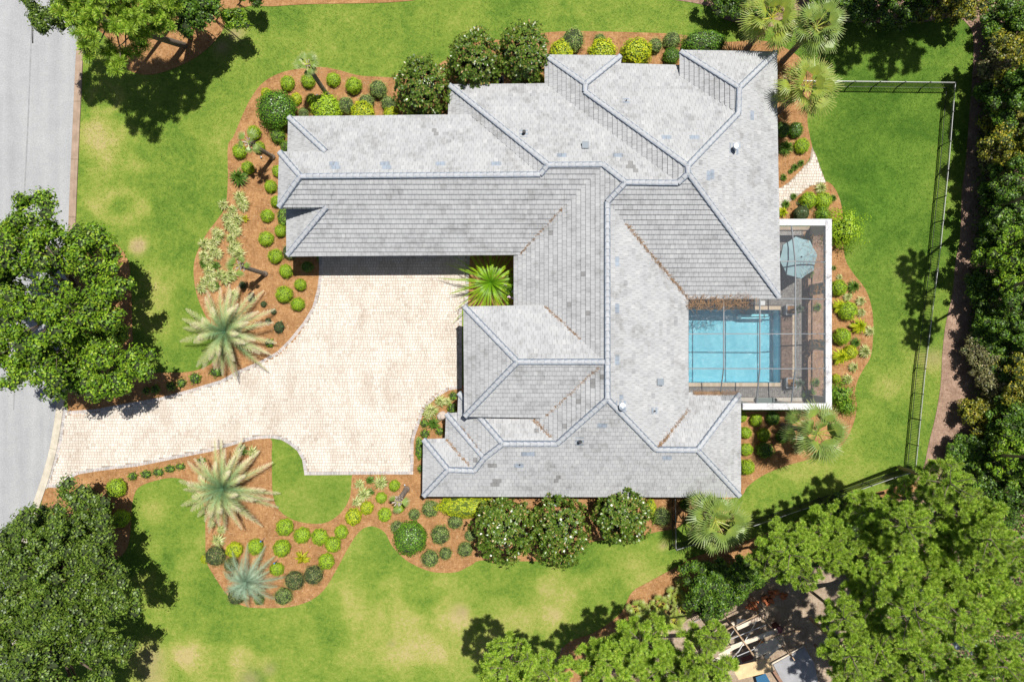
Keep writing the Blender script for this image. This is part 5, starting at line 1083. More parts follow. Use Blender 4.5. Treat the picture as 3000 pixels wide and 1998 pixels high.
# ============================================================ TREES
def lobes_for(Rx, Ry, Rz, n, rmin=.3, rmax=.48, seed=0):
    r = np.random.default_rng(seed); out = []
    for i in range(n):
        f = (i+.5)/n; th = math.acos(1-1.35*f); a = i*2.39996+r.uniform(-.4,.4); k = r.uniform(.62,.92)
        out.append((np.array([Rx*k*math.sin(th)*math.cos(a)+r.normal()*Rx*.06, Ry*k*math.sin(th)*math.sin(a)+r.normal()*Ry*.06, Rz*k*math.cos(th)+r.normal()*Rz*.28]), r.uniform(rmin,rmax)))
    return out
def crown_cloud(lobes, scale, nclus, nleaf, crad, leaf, jit=.9):
    """leaf sprays gathered on the skins of several lobes"""
    C = []
    for c, r in lobes:
        k = int(nclus*r*r/np.mean([q[1]**2 for q in lobes])); d = rdir(k); d[:,2] = np.abs(d[:,2])*1.0-.28; d = unit(d)
        C.append(c + d*(r*scale*rng.uniform(.72,1.08,(k,1)))*np.array([1,1,.8]))
    C = np.concatenate(C); n = len(C); cr = crad*rng.uniform(.65,1.4,(n,1,1)); d = rng.normal(size=(n,nleaf,3)); d[:,:,2] = np.abs(d[:,:,2])*1.1-.35; d = unit(d)
    lump = 1+.22*np.sin(d[...,:1]*5+rng.uniform(0,6,(n,1,1)))*np.sin(d[...,1:2]*5+rng.uniform(0,6,(n,1,1)))
    P = (C[:,None,:]+d*cr*lump*rng.uniform(.7,1.08,(n,nleaf,1))*np.array([1,1,.75])).reshape(-1,3)
    L = leaves(P, (d+np.array([0,0,.35])).reshape(-1,3), leaf, leaf*.62, jit)
    # dark solid cores added inside each spray to block light
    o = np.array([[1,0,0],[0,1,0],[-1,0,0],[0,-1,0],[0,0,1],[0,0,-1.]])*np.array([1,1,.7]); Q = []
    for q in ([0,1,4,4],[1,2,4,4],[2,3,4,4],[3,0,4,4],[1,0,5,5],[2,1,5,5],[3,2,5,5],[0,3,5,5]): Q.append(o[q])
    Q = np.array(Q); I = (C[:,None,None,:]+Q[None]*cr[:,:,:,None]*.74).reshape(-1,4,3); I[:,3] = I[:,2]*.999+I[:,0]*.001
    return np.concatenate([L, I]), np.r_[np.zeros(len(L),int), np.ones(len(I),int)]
def limb_mesh(height, lobes, r0, mats, crownz, scale, twigs=None):
    mb = MB(); mb.tube([(0,0,-.1),(0.05,0,height*.3),(0,.05,height*.62)], [r0*1.25, r0, r0*.8], 9)
    for i, (c, r) in enumerate(lobes):
        e = Vector(c)+Vector((0,0,crownz)); s = Vector((0,.03,height*(.35+.03*(i%8)))); m = s.lerp(e, .5)+Vector((0,0,-.25)); mb.tube([s, m, e], [r0*.42, r0*.26, r0*.08], 6)
        if twigs is not None:
            for k in range(4):
                d = Vector(rdir(1)[0]); d.z = abs(d.z)*.6; mb.tube([m.lerp(e,.6), e+d*r*scale*.8], [r0*.12, r0*.03], 4)
    return mb
def broadleaf(name, base, ctr, Rx, Ry, Rz, zc, mat, label, cat='tree', group=None, nl=16, nclus=42, nleaf=26, crad=.42, leaf=.2, r0=.25, seed=1, lr=(.3,.46), jit=.45):
    """tree built where it stands: trunk, limbs and a crown of leaf sprays"""
    x, y, _ = W(*ctr, zc); b = W(*base)[:2] if base else (x, y); t = tag(empty(name, (b[0], b[1], 0)), label, cat, group)
    lb = lobes_for(Rx, Ry, Rz, nl, *lr, seed=seed); sc = (Rx+Ry)/2; sh_ = np.array([x-b[0], y-b[1], 0]); lb = [(c+sh_, r) for c, r in lb]
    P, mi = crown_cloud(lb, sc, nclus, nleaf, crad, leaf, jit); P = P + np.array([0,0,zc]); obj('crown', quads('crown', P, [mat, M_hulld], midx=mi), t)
    limb_mesh(zc, lb, r0, M_bark, zc, sc, True).build('trunk', M_bark, t, smooth=True); return t
# two broad street trees on the left
broadleaf('oak_tree', (330,880), (150,860), 5.3, 6.3, 2.4, 6.0, G_oak, 'broad bright green oak overhanging the street above the driveway mouth', nl=30, nclus=11, nleaf=95, crad=.56, leaf=.19, r0=.34, seed=3, lr=(.17,.27))
broadleaf('oak_tree', (330,970), (300,1055), 3.1, 2.5, 1.5, 4.6, G_oak, 'lower spreading oak right beside the driveway, touching the broad oak', nl=15, nclus=10, nleaf=95, crad=.46, leaf=.18, r0=.2, seed=5, lr=(.2,.32))
broadleaf('oak_tree', (250,1620), (175,1690), 4.9, 4.2, 2.1, 5.8, G_oak2, 'dark grey green oak in the lower left corner, upper one of two', nl=26, nclus=12, nleaf=105, crad=.50, leaf=.17, r0=.32, seed=8, lr=(.17,.28))
broadleaf('oak_tree', (230,1850), (160,1930), 4.9, 4.2, 2.1, 5.8, G_oak2, 'dark grey green oak in the lower left corner, cut by the bottom edge', nl=26, nclus=12, nleaf=105, crad=.50, leaf=.17, r0=.32, seed=9, lr=(.17,.28))
broadleaf('oak_tree', (150,1500), (205,1530), 2.3, 1.9, 1.3, 4.6, G_oak2, 'small top of grey green oak foliage by the kerb bend', nl=9, nclus=11, nleaf=78, crad=0.49, leaf=.18, r0=.16, seed=12)
# magnolias
def magnolia(px, py, rx, ry, label, seed, ht=4.4, flowers=8):
    zc = 2.5; k = (H-3.4)/2000; x, y, _ = W(px, py, 3.2); t = tag(empty('magnolia_tree', (x, y, 0)), label, 'magnolia', 'glossy magnolias along the house'); r = np.random.default_rng(seed)
    Rx, Ry = rx*k, ry*k; d = rdir(1400); d = d[d[:,2] > -.65][:620]; f = 1+.13*np.sin(d[:,0]*6+seed)*np.sin(d[:,1]*6+seed*2)+.08*np.sin(d[:,2]*11)
    C = d*np.array([Rx, Ry, 1.95])*(f*r.uniform(.78,1.04,len(d)))[:,None]+np.array([0,0,zc]); nl = 15
    a = r.uniform(0, 6.28, (len(C), nl)); up = unit(d+np.array([0,0,.5])); e1 = unit(np.cross(up, [.3,.8,.1])); e2 = np.cross(up, e1)
    rad = e1[:,None,:]*np.cos(a)[...,None]+e2[:,None,:]*np.sin(a)[...,None]; t_ = unit(rad+up[:,None,:]*r.uniform(-.1,.9,(len(C),nl,1))); L = r.uniform(.15,.25,(len(C),nl,1)); c = C[:,None,:]+t_*L*.6; b = np.cross(t_, np.broadcast_to(up[:,None,:], t_.shape)); b = unit(b)*L*.24
    P = np.stack([c-t_*L/2, c+b, c+t_*L/2, c-b], 2).reshape(-1,4,3); obj('crown', quads('crown', P, G_mag), t)
    inner = rdir(900)*np.array([Rx,Ry,1.9])*.62*r.uniform(.4,1,(900,1))+np.array([0,0,zc]); lv = quads('inner_twigs', leaves(inner, rdir(900), .34, .12), M_hulld); obj('inner_twigs', lv, t)
    mb = MB(); mb.tube([(0,0,-.1),(0,0,2.0),(0,0,3.8)], [.14,.1,.03], 7); mb.build('trunk', M_bark, t)
    top = C[C[:,2] > zc+.2]; sel = top[r.choice(len(top), flowers+6, replace=False)]
    for i, s in enumerate(sel):
        q = MB(); big = i < flowers; R = .078 if big else .04
        for k in range(6):
            an = k*1.047; o_ = Vector((math.cos(an), math.sin(an), 0)); sd = Vector((-o_.y, o_.x, 0))*R*.45; q.poly([Vector((0,0,0)), o_*R*.6+sd+Vector((0,0,R*.35)), o_*R*1.15+Vector((0,0,R*.4)), o_*R*.6-sd+Vector((0,0,R*.35))])
        q.build('flower' if big else 'seed_cone', M_white if big else M_tan, t, Vector(s)+Vector((0,0,.1)))
    return t
magnolia(1233,250,82,88,'magnolia at the north garage corner, nearest the olive shrubs',21,flowers=3)
magnolia(1390,168,78,84,'middle magnolia of the three on the north side of the house',22,flowers=2)
magnolia(1536,146,70,86,'magnolia on the north side right of the middle one, beside the lime mounds',23,flowers=2)
magnolia(1480,1563,92,92,'left and widest magnolia of the three on the south side, dotted with white blooms',24,flowers=10)
magnolia(1643,1562,82,104,'middle magnolia on the south side, reaching furthest over the lawn',25,flowers=5)
magnolia(1826,1519,84,78,'right magnolia on the south side, its crown overlapping the eave',26,flowers=7)

# pines: tufts of long needles at the branch ends
def pine_mesh(seed, nb=25, R=2.5, depth=4.0):
    r = np.random.default_rng(seed); tufts = []; br = MB(); br.tube([(0,0,-9.5),(0.05,0,-4),(0,0,0),(.1,.05,depth*.45)], [.24,.20,.13,.05], 8)
    for i in range(nb):
        f = (i+.5)/nb; z = depth*(.5-f); Rz = R*(math.sin(math.pi*(.16+.74*f))**.75)*r.uniform(.6,1.1); a = i*2.39996+r.uniform(-.4,.4)
        e = Vector((Rz*math.cos(a), Rz*math.sin(a), z+.45)); s = Vector((0,0,z-.35)); m = s.lerp(e,.55)+Vector((0,0,-.15)); br.tube([s,m,e],[.05,.035,.012],5)
        tufts.append(e)
        for k in range(6):
            p = m.lerp(e, .97 if k < 5 else r.uniform(.2,.7)); d = Vector(unit(r.normal(size=3))); d.z = abs(d.z)*.5; q = p+d*r.uniform(.3,.62)+Vector((0,0,.12)); br.tube([p,q],[.014,.007],4); tufts.append(q)
    for k in range(13): tufts.append(Vector((r.normal()*.42, r.normal()*.42, depth*.5+r.uniform(-.3,.5))))
    T = np.array([tuple(t) for t in tufts]); nn = 120; n = len(T); d = unit(r.normal(size=(n,nn,3))+np.array([0,0,.7])); L = r.uniform(.28,.42,(n,nn,1))
    c0 = T[:,None,:]+d*.03; tip = T[:,None,:]+d*L+np.array([0,0,-.03]); b = unit(np.cross(d, r.normal(size=(n,nn,3))*.45+np.array([0,0,1.])))*.0125
    P = np.stack([c0-b*.6, c0+b*.6, tip+b, tip-b], 2).reshape(-1,4,3); return quads('crown', P, G_pine), br.mesh('trunk', M_pbark, True)
PINES = [pine_mesh(s) for s in (1,2,3,4)]; pc = [0]
def pine(px, py, r, zc, label, base=1.13, bx=None):
    if bx is None: zc *= random.uniform(.52, .98)
    v = pc[0] % 4; pc[0] += 1; x, y, _ = W(px, py, zc); b = Vector((x*base, y*base, 0)) if bx is None else Vector(W(*bx)[:2]+(0,)); t = tag(empty('pine_tree', b), label, 'pine tree', 'pines around the garden')
    d = Vector((x, y, zc))-b; s = .86*r*(H-zc)/2000.0/2.5; q = Vector((0,0,1)).rotation_difference(d.normalized()) @ Quaternion((0,0,1), random.uniform(0,6.28))
    for me, nm in zip(PINES[v], ('crown','trunk')):
        o = obj(nm, me, t, (x-b.x, y-b.y, zc)); o.rotation_mode = 'QUATERNION'; o.rotation_quaternion = q; o.scale = (s, s, s*1.0 if nm == 'crown' else max(s, zc/9.3))
    return t
pine(335,72,150,6.6,'long needled pine in the mulch island at the upper left, over the kerb',bx=(540,135))
pine(430,20,118,7.0,'pine top cut by the upper left edge of the photo',bx=(560,110))
pine(280,10,95,6.8,'pine branch end over the street at the upper left edge',bx=(500,80))
for a in [(1490,1945,105,10.5,'young pine at the bottom edge, its shadow falling on the pale lawn'),(1610,1975,80,9.5,'small pine top at the bottom edge right of the young pine'),(1770,1955,105,10.5,'pine at the bottom edge below the long tree shadow'),(1880,1880,95,10.5,'pine rising over the mulch path left of the building site'),(1930,1960,100,10.5,'pine at the bottom edge left of the scaffold'),(2060,1925,95,10.5,'pine hiding the left end of the scaffold'),(2090,1860,52,9.5,'thin pine top over the left scaffold planks'),(2010,1990,80,10.0,'pine at the bottom edge beside the plywood sheet'),
 (2300,1575,58,11.0,'pine top reaching over the black diagonal fence'),(2302,1615,88,11.0,'pine between the south fan palm and the building site'),(2238,1640,58,10.5,'pine over the dark shrub beside the building site'),(2412,1552,84,11.5,'pine leaning over the middle of the diagonal fence'),(2352,1690,52,10.0,'small pine top at the upper right of the building site'),(2436,1622,72,11.0,'pine above the terracotta stack'),(2536,1500,76,11.5,'pine at the top of the lower right group near the fence'),(2652,1462,66,11.5,'pine nearest the lower end of the back fence'),(2760,1410,88,12.0,'pine at the top right of the lower right group'),
 (2640,1535,84,12.0,'pine behind the fence corner with bare twigs showing'),(2820,1520,115,12.0,'broad pine with layered branches near the right woods'),(2880,1570,80,12.0,'pine right of the broad layered one'),(2560,1640,100,12.0,'pine in the middle of the lower right group, left part'),(2710,1650,105,12.5,'pine in the middle of the lower right group, over the white roof edge'),(2850,1690,110,12.5,'pine in the right half of the lower right group'),(2960,1620,85,12.0,'pine cut by the right edge, upper of two'),(2965,1780,90,12.0,'pine cut by the right edge, lower of two'),
 (2458,1800,64,11.0,'pine right of the grey slab at the building site'),(2550,1755,95,12.0,'large pine between building site and white roof edge'),(2660,1790,100,12.5,'pine left of the grey ladder'),(2800,1800,100,12.5,'pine right of the white roof edge'),(2475,1905,80,11.0,'pine below the grey slab at the building site'),(2565,1890,92,12.0,'pine near the bottom edge, left of the white roof fragment'),(2690,1930,100,12.5,'pine near the bottom edge under the ladder'),(2490,1992,76,11.0,'pine cut by the bottom edge below the building site'),(2600,2000,85,12.0,'pine cut by the bottom edge in the middle of the group'),(2930,1940,85,12.5,'pine in the bottom right corner'),(2810,1985,70,12.0,'pine cut by the bottom edge right of the ladder')]: pine(*a)
# tall pines whose crowns lean out of the picture but whose shadows cross the back lawn
for (bx, cx, cy, z, r, lab) in (((2880,620),3225,500,13,84,'tall pine in the woods behind the back fence, upper one'),((2880,860),3195,775,12,78,'tall pine in the woods behind the back fence, middle one'),((2870,1330),3120,1345,12,70,'tall pine in the woods at the fence corner'),((2690,52),2960,-170,9,115,'pine behind the top hedge shading the back lawn, right one'),((2560,45),2770,-185,9,110,'pine behind the top hedge shading the back lawn, left one'),((2890,740),3180,655,12,60,'slender pine in the woods behind the back fence')): pine(cx, cy, r, z, lab, bx=bx)
# woods on the right and hedge at the top
Wd = [(2905,70,75,4.5,G_wood1,'dark woodland tree in the upper right corner'),(2960,160,75,5.0,G_wood2,'yellow green woodland tree near the upper right corner'),(2890,190,52,4.0,G_wood3,'brownish woodland tree beside the path, upper right'),(2905,270,60,4.5,G_wood1,'fresh green woodland tree left of the yellow ones'),(2975,330,80,5.5,G_wood1,'dark woodland tree cut by the right edge, upper part'),(2900,370,60,4.5,G_wood2,'golden woodland tree, uppermost of the golden run'),(2950,430,70,5.0,G_wood2,'golden woodland tree beside the fence top'),(2890,470,48,4.0,G_wood3,'thin yellowish tree at the edge of the leaf litter'),(2970,540,75,5.5,G_wood1,'dark tree at the right edge below the golden ones'),(2895,570,60,4.5,G_wood1,'dark woodland tree beside the fence shadow'),
 (2950,650,80,5.5,G_wood1,'deep green tree at the right edge, middle'),(2880,680,55,4.5,G_wood1,'green tree leaning over the litter strip'),(2910,770,85,5.5,G_oak,'brightest green woodland tree in the middle of the right edge'),(2985,800,60,5.5,G_wood1,'dark tree at the right edge beside the brightest one'),(2870,860,60,4.5,G_wood1,'green woodland tree below the brightest one'),(2950,920,80,5.5,G_wood1,'dark tree below the brightest one at the right edge'),(2860,970,55,4.2,G_wood1,'dark shrubby tree at the fence bend'),(2850,1060,55,3.6,G_wood3,'brown twiggy shrub in a clearing of the woods'),(2930,1050,65,4.5,G_wood1,'dark tree behind the twiggy shrub'),(2980,1120,60,4.5,G_wood2,'yellow green tree at the right edge, lower half'),(2890,1130,50,3.5,G_wood3,'dry reed like bush in the clearing'),
 (2850,1215,66,3.2,G_wood2,'feathery yellow green bush beside the bare soil'),(2950,1220,66,4.5,G_wood1,'dark tree beside the feathery bush'),(2880,1330,75,5.0,G_wood1,'dark green tree above the lower right pines'),(2970,1350,75,5.0,G_oak,'light green tree at the right edge above the pines'),(2800,1330,48,4.0,G_wood1,'small dark tree at the fence end'),(2940,1450,70,5.0,G_wood1,'dark tree in the shade above the right pines'),(2995,60,50,4,G_wood1,'dark crown squeezed into the upper right corner of the photo'),(2995,240,56,4,G_wood1,'dark crown at the right edge behind the brownish tree'),(2998,450,55,4,G_wood1,'dark crown at the right edge behind the golden trees'),(2995,690,52,4,G_wood1,'dark crown at the right edge behind the leaning green tree'),(2998,1000,55,4,G_wood1,'dark crown at the right edge behind the fence bend tree'),(2996,1280,52,4,G_wood1,'dark crown at the right edge behind the feathery bush')]
for i, (x, y, r, z, m, lab) in enumerate(Wd):
    x = x+34 if x < 2912 else x+12; z = (1.3 if x < 2946 else random.uniform(2.2, 4.6)) if m is not G_oak else 3.6
    R = r*random.uniform(.78, 1.15)*(H-z)/2000.0; broadleaf('woodland_tree', None, (x, y), R*random.uniform(.85,1.1), R*random.uniform(.85,1.15), R*(.45 if z < 2 else .9), z, m, lab, 'tree', 'trees in the woods on the right', nl=10, nclus=8, nleaf=70, crad=.34, leaf=.15, r0=.09, seed=100+i, lr=(.28,.46))
Ht = [(2130,2,50,2.6,G_wood1),(2220,-12,60,3.0,G_dark),(2470,8,52,2.8,G_wood1),(2560,8,56,3.0,G_wood1),(2650,10,56,3.0,G_wood1),(2740,2,54,3.0,G_wood2),(2820,10,50,3.4,G_wood2),(2420,-10,50,2.8,G_wood1)]
Hl = ['dark hedge bush at the top edge left of the fan palms','dark hedge bush at the top edge behind the golden fan palm','dark hedge bush right of the back fan palms, first at the top edge','dark hedge bush at the top edge above the shaded lawn, second','dark hedge bush at the top edge above the shaded lawn, third','yellowish hedge bush at the top edge over the sunlit litter','yellow hedge bush at the corner of the litter path','dark hedge bush partly behind the right back fan palm']
for i, ((x, y, r, z, m), lab) in enumerate(zip(Ht, Hl)):
    R = r*(H-z)/2000.0; broadleaf('hedge_bush', None, (x, y), R*1.15, R, R*.8, z*.6, m, lab, 'bush', 'tall hedge along the top edge', nl=9, nclus=9, nleaf=62, crad=0.35, leaf=.14, r0=.08, seed=150+i, lr=(.4,.6))
broadleaf('dark_tree', (590,55), (572,28), 1.25, 1.3, 1.2, 4.5, G_wood1, 'dark broadleaf tree in the mulch island at the top edge', nl=12, nclus=12, nleaf=72, crad=0.41, leaf=.16, r0=.14, seed=41)
broadleaf('dark_tree', (640,50), (692,62), .7, .5, .5, 2.6, G_oak, 'low leafy branch of a small tree at the lawn corner of the mulch island', nl=7, nclus=7, nleaf=57, crad=0.30, leaf=.14, r0=.06, seed=42)
broadleaf('dark_tree', (275,20), (152,28), 1.35, 1.5, 1.0, 7.0, G_oak2, 'small leafed tree top hanging over the street at the upper left', nl=9, nclus=10, nleaf=67, crad=0.35, leaf=.14, r0=.08, seed=43)
broadleaf('dark_tree', (705,4), (735,-10), 1.0, .5, .5, 2.2, G_wood1, 'dark bush cut by the top edge beside the mulch island', nl=7, nclus=8, nleaf=62, crad=0.30, leaf=.13, r0=.06, seed=44)
broadleaf('thicket', (2080,1735), (2085,1722), 2.0, 1.7, 1.2, 2.0, G_wood1, 'dense dark thicket between the mulch path and the building site', 'bush', nl=14, nclus=12, nleaf=72, crad=0.38, leaf=.15, r0=.08, seed=51)
broadleaf('thicket', (2160,1700), (2175,1690), 1.4, 1.4, .9, 1.6, G_wood1, 'lower dark thicket under the pines left of the terracotta stack', 'bush', nl=10, nclus=10, nleaf=67, crad=0.35, leaf=.15, r0=.06, seed=52)
broadleaf('thicket', (2480,1520), (2490,1515), 2.6, 1.2, .9, 1.6, G_wood1, 'dark undergrowth below the pines behind the diagonal fence', 'bush', nl=12, nclus=10, nleaf=67, crad=0.35, leaf=.15, r0=.06, seed=53)
broadleaf('thicket', (2880,1580), (2900,1480), 2.2, 1.8, 1.0, 2.0, G_wood1, 'dark undergrowth in the shade right of the layered pine', 'bush', nl=12, nclus=10, nleaf=67, crad=0.35, leaf=.15, r0=.06, seed=54)
# saw palmettos by the mulch path
PAL = [fan_palm_mesh('fans', 9, G_sabal2, .5, .45, .1, 1.1), fan_palm_mesh('fans', 11, G_sabal2, .5, .5, .05, 1.15)]
pl = ['saw palmetto nearest the tree shadow, leftmost of the group','saw palmetto second from the left by the mulch path','saw palmetto in the middle of the group, upper','saw palmetto at the mulch edge beside the dark thicket','saw palmetto right of the group below the thicket','yellow saw palmetto low in the group','saw palmetto deep among the pines','saw palmetto between the two lower pines','small saw palmetto tip at the mulch edge']
for i, (x, y) in enumerate([(1870,1783),(1900,1800),(1936,1771),(1985,1749),(1996,1785),(1975,1816),(1931,1812),(1890,1830),(2010,1722)]):
    b = W(x, y, .7); o = tag(obj('saw_palmetto', PAL[i % 2], None, (b[0], b[1], .5)), pl[i], 'palmetto', 'saw palmettos by the mulch path'); o.rotation_euler = (0,0,random.uniform(0,6.28)); s = random.uniform(.8,1.15); o.scale = (s,s,s)

def undergrowth():
    n = 34000; px = rng.uniform(2835, 3120, n); py = rng.uniform(-40, 1460, n); edge = np.interp(py, [-40,60,300,560,760,950,1130,1300,1460],[2862,2876,2872,2860,2842,2818,2806,2786,2776]); k = px > edge+rng.normal(size=n)*10; k &= ~((np.hypot((px-2800)/70, (py-1170)/110) < 1) & (rng.random(n) > .15)); px, py = px[k], py[k]; m = len(px)
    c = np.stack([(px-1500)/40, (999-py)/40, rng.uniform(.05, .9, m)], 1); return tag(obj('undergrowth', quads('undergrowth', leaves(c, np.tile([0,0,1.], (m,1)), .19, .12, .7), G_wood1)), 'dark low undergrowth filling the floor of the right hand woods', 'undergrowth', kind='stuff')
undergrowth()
def pine_floor():
    n = 30000; px = rng.uniform(2230, 3120, n); py = rng.uniform(1470, 2060, n); k = (py > 1600-(px-2230)*.30+rng.normal(size=n)*14) & ~((px < 2500) & (py > 1660)); px, py = px[k], py[k]; m = len(px)
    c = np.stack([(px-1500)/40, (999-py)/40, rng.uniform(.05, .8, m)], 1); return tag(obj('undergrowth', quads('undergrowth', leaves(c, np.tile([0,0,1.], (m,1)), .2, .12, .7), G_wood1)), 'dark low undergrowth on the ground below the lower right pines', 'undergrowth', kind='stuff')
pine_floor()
# ============================================================ FENCES
M_fence = plain('dark_bronze_fence', (.045,.045,.048), .4, metal=.2); M_rail = plain('bronze_rail', (.40,.40,.40), .35, metal=.2)  # top rail paler than the bronze: sunlight put into its colour
def fence(label, pts, h=1.2, panel_w=1.84, pick=.115, extra=False, name='fence'):
    Wp = [Vector(W(x, y, h)) for x, y in pts]; t = tag(empty(name, (Wp[0].x, Wp[0].y, 0)), label, 'fence'); o0 = Vector((Wp[0].x, Wp[0].y, 0)); npick = 0; rest = MB(); shared = None
    q = MB(); q.box(-.014,.014,-.014,.014,.09,h-.02); pm = q.mesh('picket', M_fence)
    for a, b in zip(Wp[:-1], Wp[1:]):
        a = Vector((a.x,a.y,0)); b = Vector((b.x,b.y,0)); L = (b-a).length; d = (b-a)/L; k = max(1, round(L/panel_w)); ang = math.atan2(d.y, d.x)
        for z, w in ((h-.02,.035),(h-.17,.03),(.16,.03)):
            for i in range(k):
                m = MB(); m.bar(a+d*L*(i/k)+d*.03+Vector((0,0,z)), a+d*L*((i+1)/k)-d*.03+Vector((0,0,z)), w, .03); o = m.build('rail', M_rail if z > h-.05 else M_fence, t); o.location = -o0
        for i in range(k+1):
            p = a+d*L*(i/k)-o0; m = MB(); m.box(-.03,.03,-.03,.03,-.1,h+.03); m.box(-.038,.038,-.038,.038,h+.03,h+.05); o = m.build('post', M_fence, t, p); o.rotation_euler.z = ang
        n = int(L/pick)
        for i in range(1, n):
            p = a+d*L*i/n-o0
            if min(abs((i/n*k) % 1), 1-abs((i/n*k) % 1))*L/k < .05: continue
            if npick < 300: o = obj('picket', pm, t, p); o.rotation_euler.z = ang
            else: rest.box(p.x-.014, p.x+.014, p.y-.014, p.y+.014, .09, h-.02)
            npick += 1
    if rest.v: rest.build('picket', M_fence, t, kind='stuff')
fence('back garden fence of slim metal pickets, upper run from the fan palm to the corner', [(2285,236),(2800,242)])
fence('back garden fence of slim metal pickets, long run down the right side', [(2800,242),(2779,500),(2757,720),(2738,870),(2712,1080),(2683,1380)])
fence('black diagonal picket fence under the lower pines', [(2680,1382),(2620,1400),(2420,1470),(2205,1542),(1982,1611)])
fence('short black side fence from the south house wall to the gate corner', [(1979,1458),(1981,1608)])
fence("neighbour's black picket fence beside the building site", [(2032,1822),(2128,1776),(2236,1700)], h=1.3)

# ============================================================ THE BUILDING SITE AND OTHER SMALL THINGS
M_wood = plain('weathered_timber', (.42,.29,.18), .85, nscale=6, namt=.35); M_plank = plain('pale_plank', (.66,.57,.45), .85, nscale=4, namt=.2); M_ply = plain('plywood', (.66,.48,.26), .8, nscale=2.5, namt=.2); M_pipe = plain('scaffold_tube', (.62,.62,.62), .35, metal=.4); M_rust = plain('rusty_frame', (.26,.15,.10), .8, nscale=6, namt=.3)
def P4(cx, cy, z): return Vector(W(2000+cx/5.233, 1700+cy/5.233, z))
o0 = P4(1050, 850, 0); sc = tag(empty('scaffold', o0), 'timber and tube scaffold with pale planks at the building site', 'scaffold')
def spart(nm, a, b, w, h, m):
    q = MB(); q.bar(a-o0, b-o0, w, h); return q.build(nm, m, sc)
zt = 2.6
for a, b, w in (((740,1030),(1450,762),.30),((830,735),(1262,540),.26),((1100,1060),(1540,870),.42),((1110,1150),(1560,950),.34),((1265,1185),(1545,945),.24),((730,1055),(1000,930),.2),((560,1150),(900,960),.24),((380,1290),(720,1090),.24)): spart('plank', P4(*a,zt+random.uniform(0,.08)), P4(*b,zt+random.uniform(0,.08)), w, .045, M_plank)
for a, b, w in (((765,695),(1140,1215),.085),((1170,495),(1510,900),.085),((1500,880),(1715,1222),.075),((1400,820),(1640,1140),.05),((590,800),(760,700),.09),((800,700),(1265,460),.05)): spart('ledger', P4(*a,zt+.22), P4(*b,zt+.22), w, w, M_wood)
for a, b in (((850,1100),(1130,625)),((640,935),(1280,675)),((830,1160),(1480,885)),((700,1270),(870,1060)),((1105,1080),(1245,860)),((720,860),(800,740))): spart('brace', P4(*a,zt+.3), P4(*b,zt-.2), .045, .045, M_pipe)
for c in ((775,705),(1140,1210),(1180,505),(1510,900),(930,900),(1330,690),(1710,1215),(1255,465)): p = P4(*c,zt+.2); spart('upright', Vector((p.x,p.y,0)), p, .06, .06, M_rust)
for k in range(9):
    f = k/8; a = P4(1050,615,zt+.1).lerp(P4(1250,535,zt+.1), f); spart('rung', a+Vector((0,-.16,0)), a+Vector((.05,.16,0)), .03, .03, M_rust)
def slab(name, pts, z, th, mat, label, cat, zs=None):
    P = [P4(x, y, z) for x, y in pts]; c = sum(P, Vector())/len(P); b = MB(); n = len(P); sg = sum(P[i].x*P[(i+1)%n].y-P[(i+1)%n].x*P[i].y for i in range(n)); P = P if sg > 0 else P[::-1]
    b.poly([p-c for p in P]); b.poly([p-c-Vector((0,0,th)) for p in P[::-1]])
    for i in range(n): p, q = P[i]-c, P[(i+1)%n]-c; b.poly([p-Vector((0,0,th)), q-Vector((0,0,th)), q, p])
    return tag(b.build(name, mat, None, c), label, cat)
slab('plywood_sheet', [(750,1325),(1332,1188),(1395,1388),(860,1520)], 2.5, .03, M_ply, 'tan plywood sheet laid at the lower end of the scaffold', 'plywood')
slab('tarpaulin', [(1120,1480),(1270,1425),(1345,1560),(1150,1590)], .5, .03, plain('blue_tarp', (.03,.12,.23), .4), 'blue tarpaulin under the edge of the plywood sheet', 'tarpaulin')
slab('concrete_slab', [(1390,1290),(1860,1020),(2010,1240),(2080,1560),(1560,1620)], .12, .2, plain('grey_concrete', (.30,.30,.31), .85, nscale=1.5, namt=.2), 'dark grey concrete slab at the bottom edge beside the scaffold', 'slab')
slab('kerb_board', [(1360,1270),(1650,1115),(1660,1130),(1370,1290)], .3, .06, M_plank, 'white formwork board along the grey slab', 'board')
slab('kerb_board', [(1670,1100),(1850,1000),(1856,1012),(1676,1114)], .3, .06, M_plank, 'white formwork board continuing along the slab under the pine', 'board')
slab('white_board', [(832,588),(966,600),(955,690),(830,720)], .9, .03, M_trim, 'white board propped behind the scaffold', 'board')
slab('white_board', [(720,640),(760,610),(820,650),(815,735)], .6, .03, M_plank, 'tan board beside the white propped board', 'board')
slab('timber_beam', [(1480,790),(1660,610),(1690,640),(1500,830)], .5, .1, M_wood, 'weathered beam on the ground right of the scaffold', 'beam')
slab('timber_beam', [(1480,850),(1830,740),(1838,770),(1490,880)], .4, .1, M_wood, 'long weathered beam by the top of the slab', 'beam')
slab('door_panel', [(890,1190),(1060,1130),(1090,1200),(920,1260)], .6, .05, plain('red_brown_panel', (.16,.045,.02), .5), 'red brown panel between scaffold and plywood', 'panel')
slab('cable_tray', [(1380,1400),(1420,1380),(1545,1560),(1500,1580)], .4, .1, M_rust, 'rusty ribbed strip running to the bottom edge', 'metal strip')
slab('sand_sheet', [(1240,360),(1390,370),(1470,450),(1450,490),(1290,450)], .1, .04, plain('tan_sheet', (.50,.38,.25), .9), 'tan sheet on the ground beside the scaffold top', 'sheet')
M_terra = plain('terracotta', (.50,.16,.06), .8, nscale=6, namt=.3)
